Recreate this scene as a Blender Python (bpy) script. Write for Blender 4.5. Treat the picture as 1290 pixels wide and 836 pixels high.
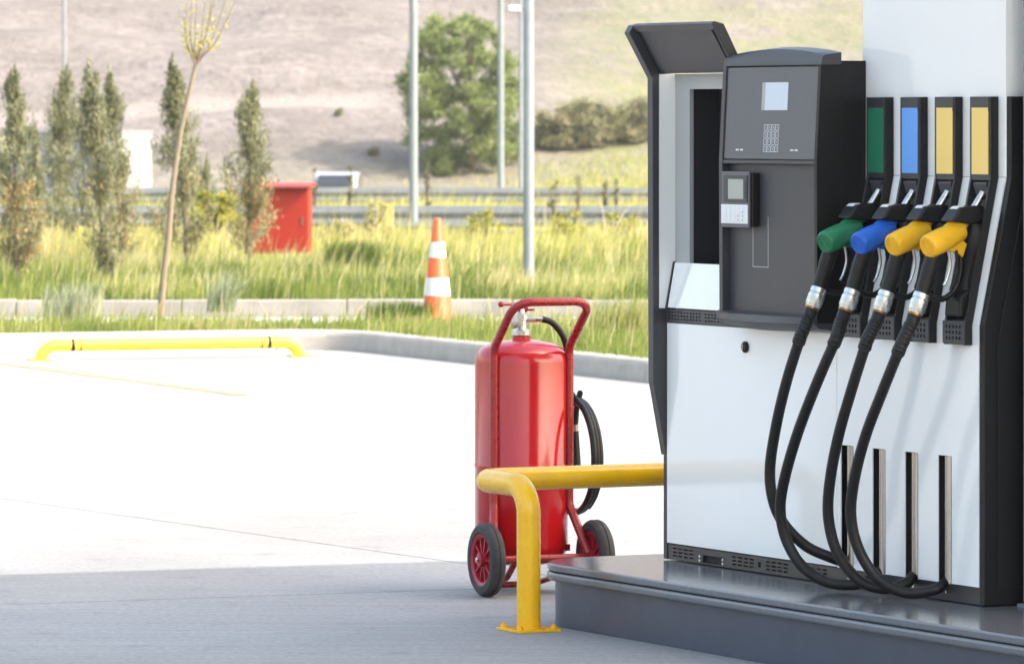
import bpy, math, random
import numpy as np
from mathutils import Vector, Matrix, noise
random.seed(7); RNG = np.random.default_rng(7)
for o in list(bpy.data.objects): bpy.data.objects.remove(o)
R = math.radians
SC = bpy.context.scene; COL = SC.collection

# ------------------------------------------------------------------ camera
F, CX, HY, H, HI = 7000.0, 645.0, 150.0, 1.80, 0.225     # focal px, centre x, horizon y, eye height, island height
cam = bpy.data.cameras.new('camera'); co = bpy.data.objects.new('camera', cam); COL.objects.link(co)
co.location = (0, 0, H); co.rotation_euler = (R(90), 0, 0)
cam.sensor_width = 36; cam.lens = F / 1290 * 36; cam.shift_y = -(418 - HY) / 1290
cam.clip_start = 0.5; cam.clip_end = 5000
cam.dof.use_dof = True; cam.dof.focus_distance = 19.8; cam.dof.aperture_fstop = 11.0
SC.camera = co
# ------------------------------------------------------------------ sky, sun, exposure
SUN_AZ, SUN_EL = 68.0, 43.0          # degrees right of straight behind the camera, elevation
to_sun = Vector((math.sin(R(SUN_AZ)) * math.cos(R(SUN_EL)), -math.cos(R(SUN_AZ)) * math.cos(R(SUN_EL)), math.sin(R(SUN_EL))))
W = bpy.data.worlds.new('World'); SC.world = W; W.use_nodes = True
nt = W.node_tree; bg = nt.nodes['Background']; sk = nt.nodes.new('ShaderNodeTexSky')
sk.sky_type = 'NISHITA'; sk.sun_disc = False; sk.sun_elevation = R(SUN_EL)
sk.sun_rotation = math.atan2(to_sun.x, to_sun.y); sk.air_density = 1.5; sk.dust_density = 5.0; sk.ozone_density = 1.0
nt.links.new(sk.outputs[0], bg.inputs[0]); bg.inputs[1].default_value = 0.15
sl = bpy.data.lights.new('sun', 'SUN'); sl.energy = 2.0; sl.angle = R(0.53); sl.color = (1, 0.955, 0.89)
so = bpy.data.objects.new('sun', sl); COL.objects.link(so); so.location = (6, -6, 14)
so.rotation_euler = to_sun.to_track_quat('Z', 'Y').to_euler()
SC.view_settings.view_transform = 'Standard'; SC.view_settings.look = 'None'
SC.view_settings.gamma = 1; SC.view_settings.use_curve_mapping = False
SC.view_settings.exposure = 1.90
SC.view_settings.use_white_balance = True; SC.view_settings.white_balance_temperature = 6900; SC.view_settings.white_balance_tint = 10
SC.render.resolution_x, SC.render.resolution_y = 1024, 663

# ------------------------------------------------------------------ materials
def mat(name, col, rough=0.5, metal=0.0, coat=0.0, var=0.0, vscale=8.0, vcol=None, stretch=(1, 1, 1), bump=0.0, bscale=60.0,
        rvar=0.0, spec=0.5, emit=None, estr=0.0, trans=0.0, attr=None, ramp=None, sss=None):
    m = bpy.data.materials.new(name); m.use_nodes = True; t = m.node_tree; b = t.nodes['Principled BSDF']
    b.inputs['Roughness'].default_value = rough; b.inputs['Metallic'].default_value = metal
    b.inputs['Coat Weight'].default_value = coat; b.inputs['Coat Roughness'].default_value = 0.05
    b.inputs['Specular IOR Level'].default_value = spec; b.inputs['Base Color'].default_value = (*col, 1)
    tc = t.nodes.new('ShaderNodeTexCoord'); mp = t.nodes.new('ShaderNodeMapping'); mp.inputs['Scale'].default_value = stretch
    t.links.new(tc.outputs['Object'], mp.inputs[0])
    src = None
    if attr:
        a = t.nodes.new('ShaderNodeAttribute'); a.attribute_name = attr; cr = t.nodes.new('ShaderNodeValToRGB')
        els = cr.color_ramp.elements
        while len(els) < len(ramp): els.new(0.5)
        for e, (p, c) in zip(els, ramp): e.position = p; e.color = (*c, 1)
        t.links.new(a.outputs['Fac'], cr.inputs[0]); src = cr.outputs[0]
    if var > 0 or rvar > 0:
        n = t.nodes.new('ShaderNodeTexNoise'); n.inputs['Scale'].default_value = vscale; n.inputs['Detail'].default_value = 6
        n.inputs['Roughness'].default_value = 0.62; t.links.new(mp.outputs[0], n.inputs['Vector'])
        if var > 0:
            mr = t.nodes.new('ShaderNodeMapRange'); mr.inputs['From Min'].default_value = 0.3; mr.inputs['From Max'].default_value = 0.7
            t.links.new(n.outputs[0], mr.inputs['Value'])
            mx = t.nodes.new('ShaderNodeMix'); mx.data_type = 'RGBA'; t.links.new(mr.outputs[0], mx.inputs['Factor'])
            c2 = vcol or tuple(c * (1 - var) for c in col)
            mx.inputs['A'].default_value = (*col, 1); mx.inputs['B'].default_value = (*c2, 1)
            t.links.new(mx.outputs['Result'], b.inputs['Base Color'])
        if rvar > 0:
            m2 = t.nodes.new('ShaderNodeMapRange'); m2.inputs['From Min'].default_value = 0.3; m2.inputs['From Max'].default_value = 0.7
            m2.inputs['To Min'].default_value = max(0.02, rough - rvar); m2.inputs['To Max'].default_value = rough + rvar
            t.links.new(n.outputs[0], m2.inputs['Value']); t.links.new(m2.outputs[0], b.inputs['Roughness'])
    if src: t.links.new(src, b.inputs['Base Color'])
    if bump > 0:
        n2 = t.nodes.new('ShaderNodeTexNoise'); n2.inputs['Scale'].default_value = bscale; n2.inputs['Detail'].default_value = 5
        t.links.new(mp.outputs[0], n2.inputs['Vector']); bp = t.nodes.new('ShaderNodeBump'); bp.inputs['Strength'].default_value = bump
        bp.inputs['Distance'].default_value = 0.01; t.links.new(n2.outputs[0], bp.inputs['Height']); t.links.new(bp.outputs[0], b.inputs['Normal'])
    if emit: b.inputs['Emission Color'].default_value = (*emit, 1); b.inputs['Emission Strength'].default_value = estr
    if trans:   # leaf translucency
        tr = t.nodes.new('ShaderNodeBsdfTranslucent'); ms = t.nodes.new('ShaderNodeMixShader'); ms.inputs[0].default_value = trans
        if src: t.links.new(src, tr.inputs[0])
        else: tr.inputs[0].default_value = (*col, 1)
        t.links.new(b.outputs[0], ms.inputs[1]); t.links.new(tr.outputs[0], ms.inputs[2])
        t.links.new(ms.outputs[0], t.nodes['Material Output'].inputs[0])
    return m

M = dict(
 white=mat('white_enamel', (.88, .89, .89), .12, coat=.6, var=.05, vscale=1.5, rvar=.03),
 greyframe=mat('light_grey_paint', (.42, .43, .43), .35, var=.08, vscale=3),
 anth=mat('anthracite_paint', (.028, .029, .035), .38, var=.15, vscale=6, rvar=.06),
 anth_l=mat('slate_grey_plastic', (.045, .046, .055), .42, var=.1, vscale=9, bump=.08, bscale=700),
 display=mat('display_film', (.095, .10, .122), .32, var=.06, vscale=5, bump=.04, bscale=900),
 black=mat('black_plastic', (.009, .009, .010), .42, var=.3, vscale=12, rvar=.08, spec=.3),
 rubber=mat('black_rubber', (.008, .008, .009), .45, var=.4, vscale=25, rvar=.1, spec=.35, bump=.12, bscale=300),
 tyre=mat('tyre_rubber', (.022, .022, .024), .75, var=.5, vcol=(.05, .047, .045), vscale=18, bump=.3, bscale=160),
 hollow=mat('dark_interior', (.010, .010, .012), .7, var=.2),
 steel=mat('brushed_steel', (.52, .50, .47), .24, metal=1, var=.15, vscale=20, stretch=(1, 1, .1), rvar=.05),
 alu=mat('worn_aluminium', (.72, .72, .70), .32, metal=1, var=.35, vscale=40, rvar=.1),
 copper=mat('copper_ring', (.42, .20, .07), .35, metal=1, var=.2),
 lcd=mat('lcd_glass', (.62, .70, .80), .10, coat=.5, var=.03),
 lcd_g=mat('lcd_grey', (.42, .45, .42), .12, coat=.5, var=.05),
 print=mat('white_print', (.75, .77, .80), .5, var=.05),
 keypad=mat('keypad_white', (.80, .81, .82), .4, var=.05),
 cg=mat('green_card', (.012, .16, .085), .35, var=.08, vscale=4), cb=mat('blue_card', (.10, .33, .80), .35, var=.05, vscale=4),
 cy=mat('yellow_card', (.88, .62, .17), .35, var=.05, vscale=4),
 ng=mat('green_nozzle_plastic', (.010, .20, .085), .38, var=.2, vscale=30), nb=mat('blue_nozzle_plastic', (.008, .13, .62), .38, var=.2, vscale=30),
 ny=mat('yellow_nozzle_plastic', (.86, .47, .012), .38, var=.12, vscale=30),
 ygloss=mat('yellow_enamel', (.88, .49, .002), .28, coat=.2, var=.10, vscale=14, vcol=(.80, .42, .003), rvar=.06),
 ybright=mat('yellow_road_paint', (.82, .66, .05), .45, var=.12, vscale=10),
 redg=mat('red_enamel', (.46, .004, .008), .20, coat=.35, var=.10, vscale=10, rvar=.04),
 redf=mat('red_frame_paint', (.36, .010, .014), .30, coat=.3, var=.25, vscale=25, rvar=.08),
 redw=mat('red_wheel_plastic', (.38, .010, .03), .4, var=.2, vscale=30),
 redbox=mat('red_box_paint', (.36, .022, .012), .45, var=.12, vscale=4),
 islbase=mat('island_blue_grey', (.048, .064, .10), .35, var=.15, vscale=5, rvar=.06),
 isltop=mat('island_stone_top', (.14, .15, .175), .15, var=.18, vscale=60, rvar=.05),
 isllip=mat('island_lip', (.13, .14, .16), .22, var=.1, vscale=20),
 column=mat('column_grey_cladding', (.22, .24, .27), .45, var=.08, vscale=3, bump=.05, bscale=500),
 canopy=mat('canopy_white_cladding', (.78, .79, .80), .5, var=.05, vscale=1),
 galv=mat('galvanised_steel', (.29, .335, .375), .42, metal=.35, var=.2, vscale=6, rvar=.06),
 galv_d=mat('weathered_guard_rail', (.19, .21, .24), .5, metal=.3, var=.25, vscale=3),
 lampw=mat('lamp_white', (.8, .8, .8), .3, var=.05),
 orange=mat('cone_orange', (.78, .11, .025), .5, var=.18, vscale=14), conew=mat('cone_white_band', (.78, .78, .80), .45, var=.15, vscale=20),
 kerb=mat('kerb_concrete', (.40, .375, .34), .85, var=.22, vscale=5, bump=.35, bscale=60),
 kerb2=mat('path_kerb_concrete', (.31, .30, .28), .85, var=.35, vscale=3, bump=.3, bscale=60),
 path=mat('pale_paving', (.40, .395, .39), .85, var=.15, vscale=2, bump=.2),
 asphalt=mat('highway_asphalt', (.07, .07, .073), .85, var=.3, vscale=.6),
 soil=mat('meadow_soil', (.13, .115, .05), .95, var=.5, vscale=.7, vcol=(.09, .12, .03), bump=.5, bscale=9),
 bark=mat('bark', (.17, .135, .10), .85, var=.45, vscale=9, stretch=(3, 3, .8), bump=.5, bscale=30),
 bark_l=mat('pale_bark', (.26, .21, .155), .8, var=.35, vscale=14, stretch=(3, 3, .8), bump=.4, bscale=40),
 stripe=mat('orange_stripe_paint', (.42, .24, .09), .8, var=.3, vscale=9, vcol=(.45, .34, .22)),
 carw=mat('white_car_paint', (.32, .33, .345), .25, coat=.6, var=.03), truck_shade=mat('shaded_trailer_side', (.26, .28, .32), .5, var=.1, vscale=.8),
 glass=mat('dark_glass', (.02, .025, .03), .08, coat=.5, var=.1),
)
def concrete():
    m = mat('broom_finished_concrete', (.47, .465, .46), .72); t = m.node_tree; b = t.nodes['Principled BSDF']
    tc = t.nodes.new('ShaderNodeTexCoord')
    geo = t.nodes.new('ShaderNodeNewGeometry')
    def nz(scale, st, det=6, rot=0.0):
        mp = t.nodes.new('ShaderNodeMapping'); mp.inputs['Scale'].default_value = st; mp.inputs['Rotation'].default_value = (0, 0, rot)
        t.links.new(geo.outputs['Position'], mp.inputs[0])
        n = t.nodes.new('ShaderNodeTexNoise'); n.inputs['Scale'].default_value = scale; n.inputs['Detail'].default_value = det
        n.inputs['Roughness'].default_value = .65; t.links.new(mp.outputs[0], n.inputs['Vector']); return n
    def rng(n, a, c, lo, hi):
        r = t.nodes.new('ShaderNodeMapRange'); r.inputs['From Min'].default_value = a; r.inputs['From Max'].default_value = c
        r.inputs['To Min'].default_value = lo; r.inputs['To Max'].default_value = hi; t.links.new(n.outputs[0], r.inputs[0]); return r
    def mul(a, c):
        k = t.nodes.new('ShaderNodeMath'); k.operation = 'MULTIPLY'; t.links.new(a.outputs[0], k.inputs[0]); t.links.new(c.outputs[0], k.inputs[1]); return k
    ang = -R(21.5)
    big = rng(nz(.35, (1, 1, 1), 5), .3, .7, .80, 1.08)
    brush = rng(nz(3.0, (.12, 26, 1), 6, ang), .3, .7, .74, 1.14)      # broom streaks
    fine = rng(nz(38, (1, 1, 1), 5), .25, .75, .70, 1.22)
    spots = rng(nz(4.5, (1, 1, 1), 10), .56, .74, 1.0, .70)
    v = mul(mul(big, brush), mul(fine, spots))
    mx = t.nodes.new('ShaderNodeMix'); mx.data_type = 'RGBA'; mx.blend_type = 'MULTIPLY'; mx.inputs['Factor'].default_value = 1
    cc = t.nodes.new('ShaderNodeCombineColor')
    for i in range(3): t.links.new(v.outputs[0], cc.inputs[i])
    mx.inputs['A'].default_value = (.295, .293, .293, 1); t.links.new(cc.outputs[0], mx.inputs['B'])
    t.links.new(mx.outputs['Result'], b.inputs['Base Color'])
    bp = t.nodes.new('ShaderNodeBump'); bp.inputs['Strength'].default_value = .35; bp.inputs['Distance'].default_value = .004
    t.links.new(mul(brush, fine).outputs[0], bp.inputs['Height']); t.links.new(bp.outputs[0], b.inputs['Normal'])
    return m
M['concrete'] = concrete()

# ------------------------------------------------------------------ mesh helpers
class MB:
    def __init__(s): s.v = []; s.f = []
    def add(s, vs, fs):
        o = len(s.v); s.v += [tuple(v) for v in vs]; s.f += [tuple(i + o for i in f) for f in fs]; return s
    def box(s, x0, x1, y0, y1, z0, z1):
        return s.add([(x0,y0,z0),(x1,y0,z0),(x1,y1,z0),(x0,y1,z0),(x0,y0,z1),(x1,y0,z1),(x1,y1,z1),(x0,y1,z1)],
                     [(0,3,2,1),(4,5,6,7),(0,1,5,4),(1,2,6,5),(2,3,7,6),(3,0,4,7)])
    def prism(s, poly, a, b, ax='x'):
        n = len(poly)
        def P(p, t): return {'x': (t, p[0], p[1]), 'y': (p[0], t, p[1]), 'z': (p[0], p[1], t)}[ax]
        return s.add([P(p, a) for p in poly] + [P(p, b) for p in poly],
                     [tuple(range(n))[::-1], tuple(range(n, 2 * n))] + [(i, (i + 1) % n, n + (i + 1) % n, n + i) for i in range(n)])
    def tube(s, pts, r, n=12, caps=True, flat=None):
        pts = [Vector(p) for p in pts]; k = len(pts); rs = r if hasattr(r, '__len__') else [r] * k
        vs = []; prev = None
        for i, p in enumerate(pts):
            t = (pts[min(i + 1, k - 1)] - pts[max(i - 1, 0)]).normalized()
            if prev is None: prev = t.orthogonal().normalized()
            prev = (prev - t * prev.dot(t)).normalized(); q = t.cross(prev)
            for j in range(n):
                a = 2 * math.pi * j / n; vs.append(p + (prev * math.cos(a) + q * math.sin(a)) * rs[i])
        fs = [(i*n + j, i*n + (j+1) % n, (i+1)*n + (j+1) % n, (i+1)*n + j) for i in range(k-1) for j in range(n)]
        if caps: fs += [tuple(range(n))[::-1], tuple(range((k-1)*n, k*n))]
        return s.add(vs, fs)
    def lathe(s, prof, n=32, org=(0,0,0), axis=(0,0,1), loop=False):       # prof: (radius, height along axis)
        ax = Vector(axis).normalized(); e1 = ax.orthogonal().normalized(); e2 = ax.cross(e1); o = Vector(org); k = len(prof)
        vs = [o + ax*h + (e1*math.cos(2*math.pi*j/n) + e2*math.sin(2*math.pi*j/n))*max(r, 1e-4) for r, h in prof for j in range(n)]
        fs = [(i*n + j, i*n + (j+1) % n, (i+1)*n + (j+1) % n, (i+1)*n + j) for i in range(k-1) for j in range(n)]
        if loop: fs += [((k-1)*n + j, (k-1)*n + (j+1) % n, (j+1) % n, j) for j in range(n)]
        else: fs += [tuple(range(n))[::-1], tuple(range((k-1)*n, k*n))]
        return s.add(vs, fs)
    def shift(s, d): s.v = [(x - d[0], y - d[1], z - d[2]) for x, y, z in s.v]; return s
    def mesh(s, name, m, smooth=None):
        me = bpy.data.meshes.new(name); me.from_pydata(s.v, [], s.f); me.update()
        import bmesh
        bm = bmesh.new(); bm.from_mesh(me); bmesh.ops.recalc_face_normals(bm, faces=bm.faces); bm.to_mesh(me); bm.free()
        me.materials.append(M[m] if isinstance(m, str) else m)
        if smooth:
            me.polygons.foreach_set('use_smooth', [True] * len(me.polygons)); me.set_sharp_from_angle(angle=R(smooth))
        return me
    def build(s, name, m, parent=None, loc=(0,0,0), rz=0, bevel=0, seg=2, smooth=None):
        return link(name, s.mesh(name, m, smooth), parent, loc, rz, bevel, seg)
def link(name, me, parent=None, loc=(0,0,0), rz=0, bevel=0, seg=2):
    o = bpy.data.objects.new(name, me); COL.objects.link(o); o.location = loc; o.rotation_euler = (0, 0, rz); o.parent = parent
    if bevel:
        b = o.modifiers.new('bevel', 'BEVEL'); b.width = bevel; b.segments = seg; b.limit_method = 'ANGLE'; b.angle_limit = R(35); b.harden_normals = True
    return o
def tag(o, label=None, cat=None, group=None, kind=None):
    for k, v in (('label', label), ('category', cat), ('group', group), ('kind', kind)):
        if v: o[k] = v
    return o
def thing(name, loc, rz, label, cat, group=None):
    o = bpy.data.objects.new(name, None); COL.objects.link(o); o.location = loc; o.rotation_euler = (0, 0, rz); o.empty_display_size = .1
    return tag(o, label, cat, group)
def smoothpath(pts, sub=8):
    P = [Vector(p) for p in pts]; out = []
    for i in range(len(P) - 1):
        a, b, c, d = P[max(i-1, 0)], P[i], P[i+1], P[min(i+2, len(P)-1)]
        for k in range(sub):
            t = k / sub
            out.append(.5*((2*b) + (c-a)*t + (2*a-5*b+4*c-d)*t*t + (3*b-a-3*c+d)*t**3))
    return out + [P[-1]]
def roundpath(pts, rad, sub=8):                                 # polyline with rounded corners
    P = [Vector(p) for p in pts]; out = [P[0]]; rads = rad if hasattr(rad, '__len__') else [rad] * (len(P) - 2)
    for i in range(1, len(P) - 1):
        a = (P[i-1] - P[i]).normalized(); b = (P[i+1] - P[i]).normalized(); r = rads[i-1]
        ang = a.angle(b); L = r / math.tan(ang / 2); p0 = P[i] + a*L; p1 = P[i] + b*L
        c = P[i] + (a + b).normalized() * (r / math.sin(ang / 2)); v0 = p0 - c; v1 = p1 - c; th = v0.angle(v1)
        for k in range(sub + 1):
            t = k / sub; out.append(c + (v0*math.sin((1-t)*th) + v1*math.sin(t*th)) / math.sin(th))
    return out + [P[-1]]
def plate(u0, u1, z0, z1, holes, d, th):                        # flat plate (front at depth d) with real rectangular openings
    us = sorted({u0, u1, *[h[0] for h in holes], *[h[1] for h in holes]}); zs = sorted({z0, z1, *[h[2] for h in holes], *[h[3] for h in holes]})
    mb = MB()
    def hole(a, b):
        return any(h[0] - 1e-6 < a < h[1] + 1e-6 and h[2] - 1e-6 < b < h[3] + 1e-6 for h in holes)
    idx = {}
    def V(i, j, k):
        if (i, j, k) not in idx: idx[(i, j, k)] = len(mb.v); mb.v.append((us[i], d + (th if k else 0), zs[j]))
        return idx[(i, j, k)]
    nu, nz = len(us) - 1, len(zs) - 1
    solid = [[not hole((us[i]+us[i+1])/2, (zs[j]+zs[j+1])/2) for j in range(nz)] for i in range(nu)]
    S = lambda i, j: 0 <= i < nu and 0 <= j < nz and solid[i][j]
    for i in range(nu):
        for j in range(nz):
            if not S(i, j): continue
            mb.f.append((V(i,j,0), V(i+1,j,0), V(i+1,j+1,0), V(i,j+1,0))); mb.f.append((V(i,j,1), V(i,j+1,1), V(i+1,j+1,1), V(i+1,j,1)))
            if not S(i-1, j): mb.f.append((V(i,j,0), V(i,j+1,0), V(i,j+1,1), V(i,j,1)))
            if not S(i+1, j): mb.f.append((V(i+1,j,0), V(i+1,j,1), V(i+1,j+1,1), V(i+1,j+1,0)))
            if not S(i, j-1): mb.f.append((V(i,j,0), V(i,j,1), V(i+1,j,1), V(i+1,j,0)))
            if not S(i, j+1): mb.f.append((V(i,j+1,0), V(i+1,j+1,0), V(i+1,j+1,1), V(i,j+1,1)))
    return mb
def fast_mesh(name, verts, faces_n, idx, m, tint=None, smooth=False):   # numpy mesh; faces all with faces_n corners
    me = bpy.data.meshes.new(name); nf = len(idx) // faces_n
    me.vertices.add(len(verts)); me.vertices.foreach_set('co', np.asarray(verts, np.float32).ravel())
    me.loops.add(len(idx)); me.loops.foreach_set('vertex_index', np.asarray(idx, np.int32))
    me.polygons.add(nf); me.polygons.foreach_set('loop_start', np.arange(0, len(idx), faces_n, dtype=np.int32))
    me.polygons.foreach_set('loop_total', np.full(nf, faces_n, np.int32))
    if smooth: me.polygons.foreach_set('use_smooth', np.ones(nf, bool))
    me.update(calc_edges=True); me.materials.append(M[m] if isinstance(m, str) else m)
    if tint is not None:
        a = me.attributes.new('tint', 'FLOAT', 'POINT'); a.data.foreach_set('value', np.asarray(tint, np.float32))
    return me
def unit(v): return v / np.maximum(np.linalg.norm(v, axis=1, keepdims=True), 1e-9)
def leaves(name, cen, ln, wd, dirs, m, tint):                    # one rhombus leaf at each centre, long axis along dirs
    n = len(cen); d = unit(dirs); s = unit(np.cross(d, RNG.normal(size=(n, 3))))
    ln = np.asarray(ln)[:, None] if np.ndim(ln) else ln; wd = np.asarray(wd)[:, None] if np.ndim(wd) else wd
    nrm = np.cross(d, s)
    v = np.stack([cen - d*ln*.5, cen + s*wd*.5 + nrm*wd*.18, cen + d*ln*.5, cen - s*wd*.5 + nrm*wd*.18], 1).reshape(-1, 3)
    return fast_mesh(name, v, 4, np.arange(4*n), m, np.repeat(tint, 4))
def blades(name, pos, h, w, lean, m, tint):                      # bent grass blades, three faces of quads
    n = len(pos); az = RNG.uniform(0, 2*np.pi, n); side = np.stack([np.cos(az), np.sin(az), 0*az], 1)
    bd = RNG.normal(size=(n, 2)) * .35 + np.array([[.35, 0.0]]); out = np.stack([bd[:, 0], bd[:, 1], 0*az], 1)
    h = h[:, None]; w = w[:, None]; lean = lean[:, None]; up = np.array([[0, 0, 1.0]])
    rows = []
    for t, ww in ((0, 1), (.4, .85), (.75, .55), (1.0, .1)):
        c = pos + up*h*(t - .25*lean*t*t) + out*h*lean*t*t
        rows += [c - side*w*ww*.5, c + side*w*ww*.5]
    v = np.stack(rows, 1).reshape(-1, 3); b = np.arange(n)[:, None]*8
    q = np.concatenate([b + np.array([[0,1,3,2]]), b + np.array([[2,3,5,4]]), b + np.array([[4,5,7,6]])], 1).ravel()
    return fast_mesh(name, v, 4, q, m, np.repeat(tint, 8))

# ------------------------------------------------------------------ dispenser frame: local x along the face, local y into the pump, z up from the island
AL = math.atan2(F, 3545.0); RZ = -AL
U = Vector((math.cos(AL), -math.sin(AL), 0)); D = Vector((math.sin(AL), math.cos(AL), 0))
Y0 = F * (H - HI) / (705 - HY); P0 = Vector(((840 - CX) / F * Y0, Y0, HI))
def wpt(u, d, z): return P0 + U*u + D*d + Vector((0, 0, z))
def dpl(x, y, d=0.0):           # pixel on the plane at depth d -> (u, d, z)
    r = Vector(((x - CX)/F, 1, -(y - HY)/F)); t = (d + P0.dot(D)) / r.dot(D); p = r*t - Vector((P0.x, P0.y, 0))
    return (p.dot(U), d, H + r.z*t - HI)
def gnd(x, y, z=0.0):           # pixel on the horizontal plane z -> world
    t = F*(H - z)/(y - HY); return Vector(((x - CX)/F*t, t, z))
def at(x, y, Y):                # pixel at distance Y -> world
    return Vector(((x - CX)/F*Y, Y, H - (y - HY)/F*Y))

# ================================================================== SETTING: terrain, forecourt, kerbs, path, highway
def terr(x, y):
    if y < 50.6: return -.05
    if y < 66: z = .13
    elif y < 104: z = .13 - (y-66)/38*.85
    elif y < 150: z = -.72 - (y-104)/46*.16
    elif y < 156: z = -.88 - (y-150)/6*.56
    elif y < 188: z = -1.44
    elif y < 202: z = -1.44 + (y-188)/14*.95
    else:
        yy = y - 202
        z = -.49 + .24*yy + .03*max(0, yy-40)
        f = min(1, yy/14)
        z += f*(noise.noise(Vector((x*.035, y*.05, 1)))*2.2 + noise.noise(Vector((x*.11, y*.14, 5)))*.7 + noise.noise(Vector((x*.45, y*.5, 9)))*.16)
        # a track cut across the slope, left of the big tree
        k = math.exp(-((y - 214.5 - .06*x)/2.2)**2) * (1/(1 + math.exp((x + 4.5)/1.0)))
        z -= .55*k
        z += max(0, (x-6)/40)*f*.6
    return z
ys = [-80, -20, 5, 50.58, 50.61] + list(np.arange(52, 104, 2.0)) + list(np.arange(104, 150, 3.0)) + list(np.arange(150, 204, 2.0)) + list(np.arange(204, 250, .8)) + list(np.arange(250, 330, 3)) + list(np.arange(330, 640, 14))
xs = list(np.arange(-640, -60, 20.0)) + list(np.arange(-60, -24, 3.0)) + list(np.arange(-24, 24.1, .6)) + list(np.arange(27, 60, 3.0)) + list(np.arange(60, 641, 20.0))
nx = len(xs)
tv = np.array([(x, y, terr(x, y)) for y in ys for x in xs])
ti = np.array([[j*nx+i, j*nx+i+1, (j+1)*nx+i+1, (j+1)*nx+i] for j in range(len(ys)-1) for i in range(nx-1)]).ravel()
def hill_material():
    m = mat('dry_hillside', (.30, .25, .22), .95); t = m.node_tree; b = t.nodes['Principled BSDF']; g = t.nodes.new('ShaderNodeNewGeometry')
    def nz(s, det=5, st=(1, 1, 1)):
        mp = t.nodes.new('ShaderNodeMapping'); mp.inputs['Scale'].default_value = st; t.links.new(g.outputs['Position'], mp.inputs[0])
        n = t.nodes.new('ShaderNodeTexNoise'); n.inputs['Scale'].default_value = s; n.inputs['Detail'].default_value = det; n.inputs['Roughness'].default_value = .65
        t.links.new(mp.outputs[0], n.inputs['Vector']); return n.outputs[0]
    def mr(o, a, c, lo=0, hi=1):
        r = t.nodes.new('ShaderNodeMapRange'); r.inputs[1].default_value = a; r.inputs[2].default_value = c; r.inputs[3].default_value = lo; r.inputs[4].default_value = hi
        t.links.new(o, r.inputs[0]); return r.outputs[0]
    def mth(op, a, c):
        k = t.nodes.new('ShaderNodeMath'); k.operation = op
        for i, q in enumerate((a, c)):
            if hasattr(q, 'default_value') or not isinstance(q, (int, float)): t.links.new(q, k.inputs[i])
            else: k.inputs[i].default_value = q
        return k.outputs[0]
    def mix(f, a, c):
        x = t.nodes.new('ShaderNodeMix'); x.data_type = 'RGBA'; t.links.new(f, x.inputs['Factor'])
        for s_, q in (('A', a), ('B', c)):
            if isinstance(q, tuple): x.inputs[s_].default_value = (*q, 1)
            else: t.links.new(q, x.inputs[s_])
        return x.outputs['Result']
    sep = t.nodes.new('ShaderNodeSeparateXYZ'); t.links.new(g.outputs['Position'], sep.inputs[0])
    base = mix(mr(nz(.25), .35, .65), (.205, .182, .175), (.135, .118, .112))
    base = mix(mr(nz(1.9, 8), .46, .68, 0, .8), base, (.10, .088, .080))
    base = mix(mr(nz(.6, 6, (1, 2.5, 1)), .55, .7, 0, .8), base, (.265, .24, .228))
    # dry grass and green patches to the right and low on the slope
    gr = mth('MULTIPLY', mr(sep.outputs[0], .5, 4.5), mr(sep.outputs[1], 250, 222))
    gr = mth('MULTIPLY', gr, mr(nz(.35), .33, .5))
    base = mix(gr, base, mix(mr(nz(.8), .35, .65), (.105, .135, .05), (.19, .18, .105)))
    gp = mth('MULTIPLY', mr(sep.outputs[0], -2, 8), mr(nz(.16, 4), .56, .66))
    base = mix(mth('MULTIPLY', gp, .6), base, (.20, .19, .10))
    low = mth('MULTIPLY', mr(sep.outputs[1], 209, 200), mr(sep.outputs[0], -4, 4, .35, 1))
    base = mix(mth('MULTIPLY', low, mr(nz(.9), .3, .6)), base, (.24, .24, .09))
    # the track
    tr = mth('ABSOLUTE', mth('SUBTRACT', sep.outputs[1], mth('ADD', 214.5, mth('MULTIPLY', sep.outputs[0], .06))), 0)
    trf = mth('MULTIPLY', mr(tr, 1.9, 1.2), mr(sep.outputs[0], -3.5, -5.5))
    base = mix(mth('MULTIPLY', trf, .7), base, (.28, .25, .235))
    # meadow in front of the slope
    base = mix(mr(sep.outputs[1], 196, 192), base, mix(mr(nz(.8), .35, .65), (.16, .15, .05), (.11, .13, .035)))
    t.links.new(base, b.inputs['Base Color'])
    bp = t.nodes.new('ShaderNodeBump'); bp.inputs['Strength'].default_value = .9; bp.inputs['Distance'].default_value = .3
    t.links.new(nz(2.2, 6), bp.inputs['Height']); t.links.new(bp.outputs[0], b.inputs['Normal'])
    return m
tag(link('terrain', fast_mesh('terrain', tv, 4, ti, hill_material(), smooth=True)), 'dry stony hillside and meadow ground rising behind the highway', 'hillside', kind='structure')

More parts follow.
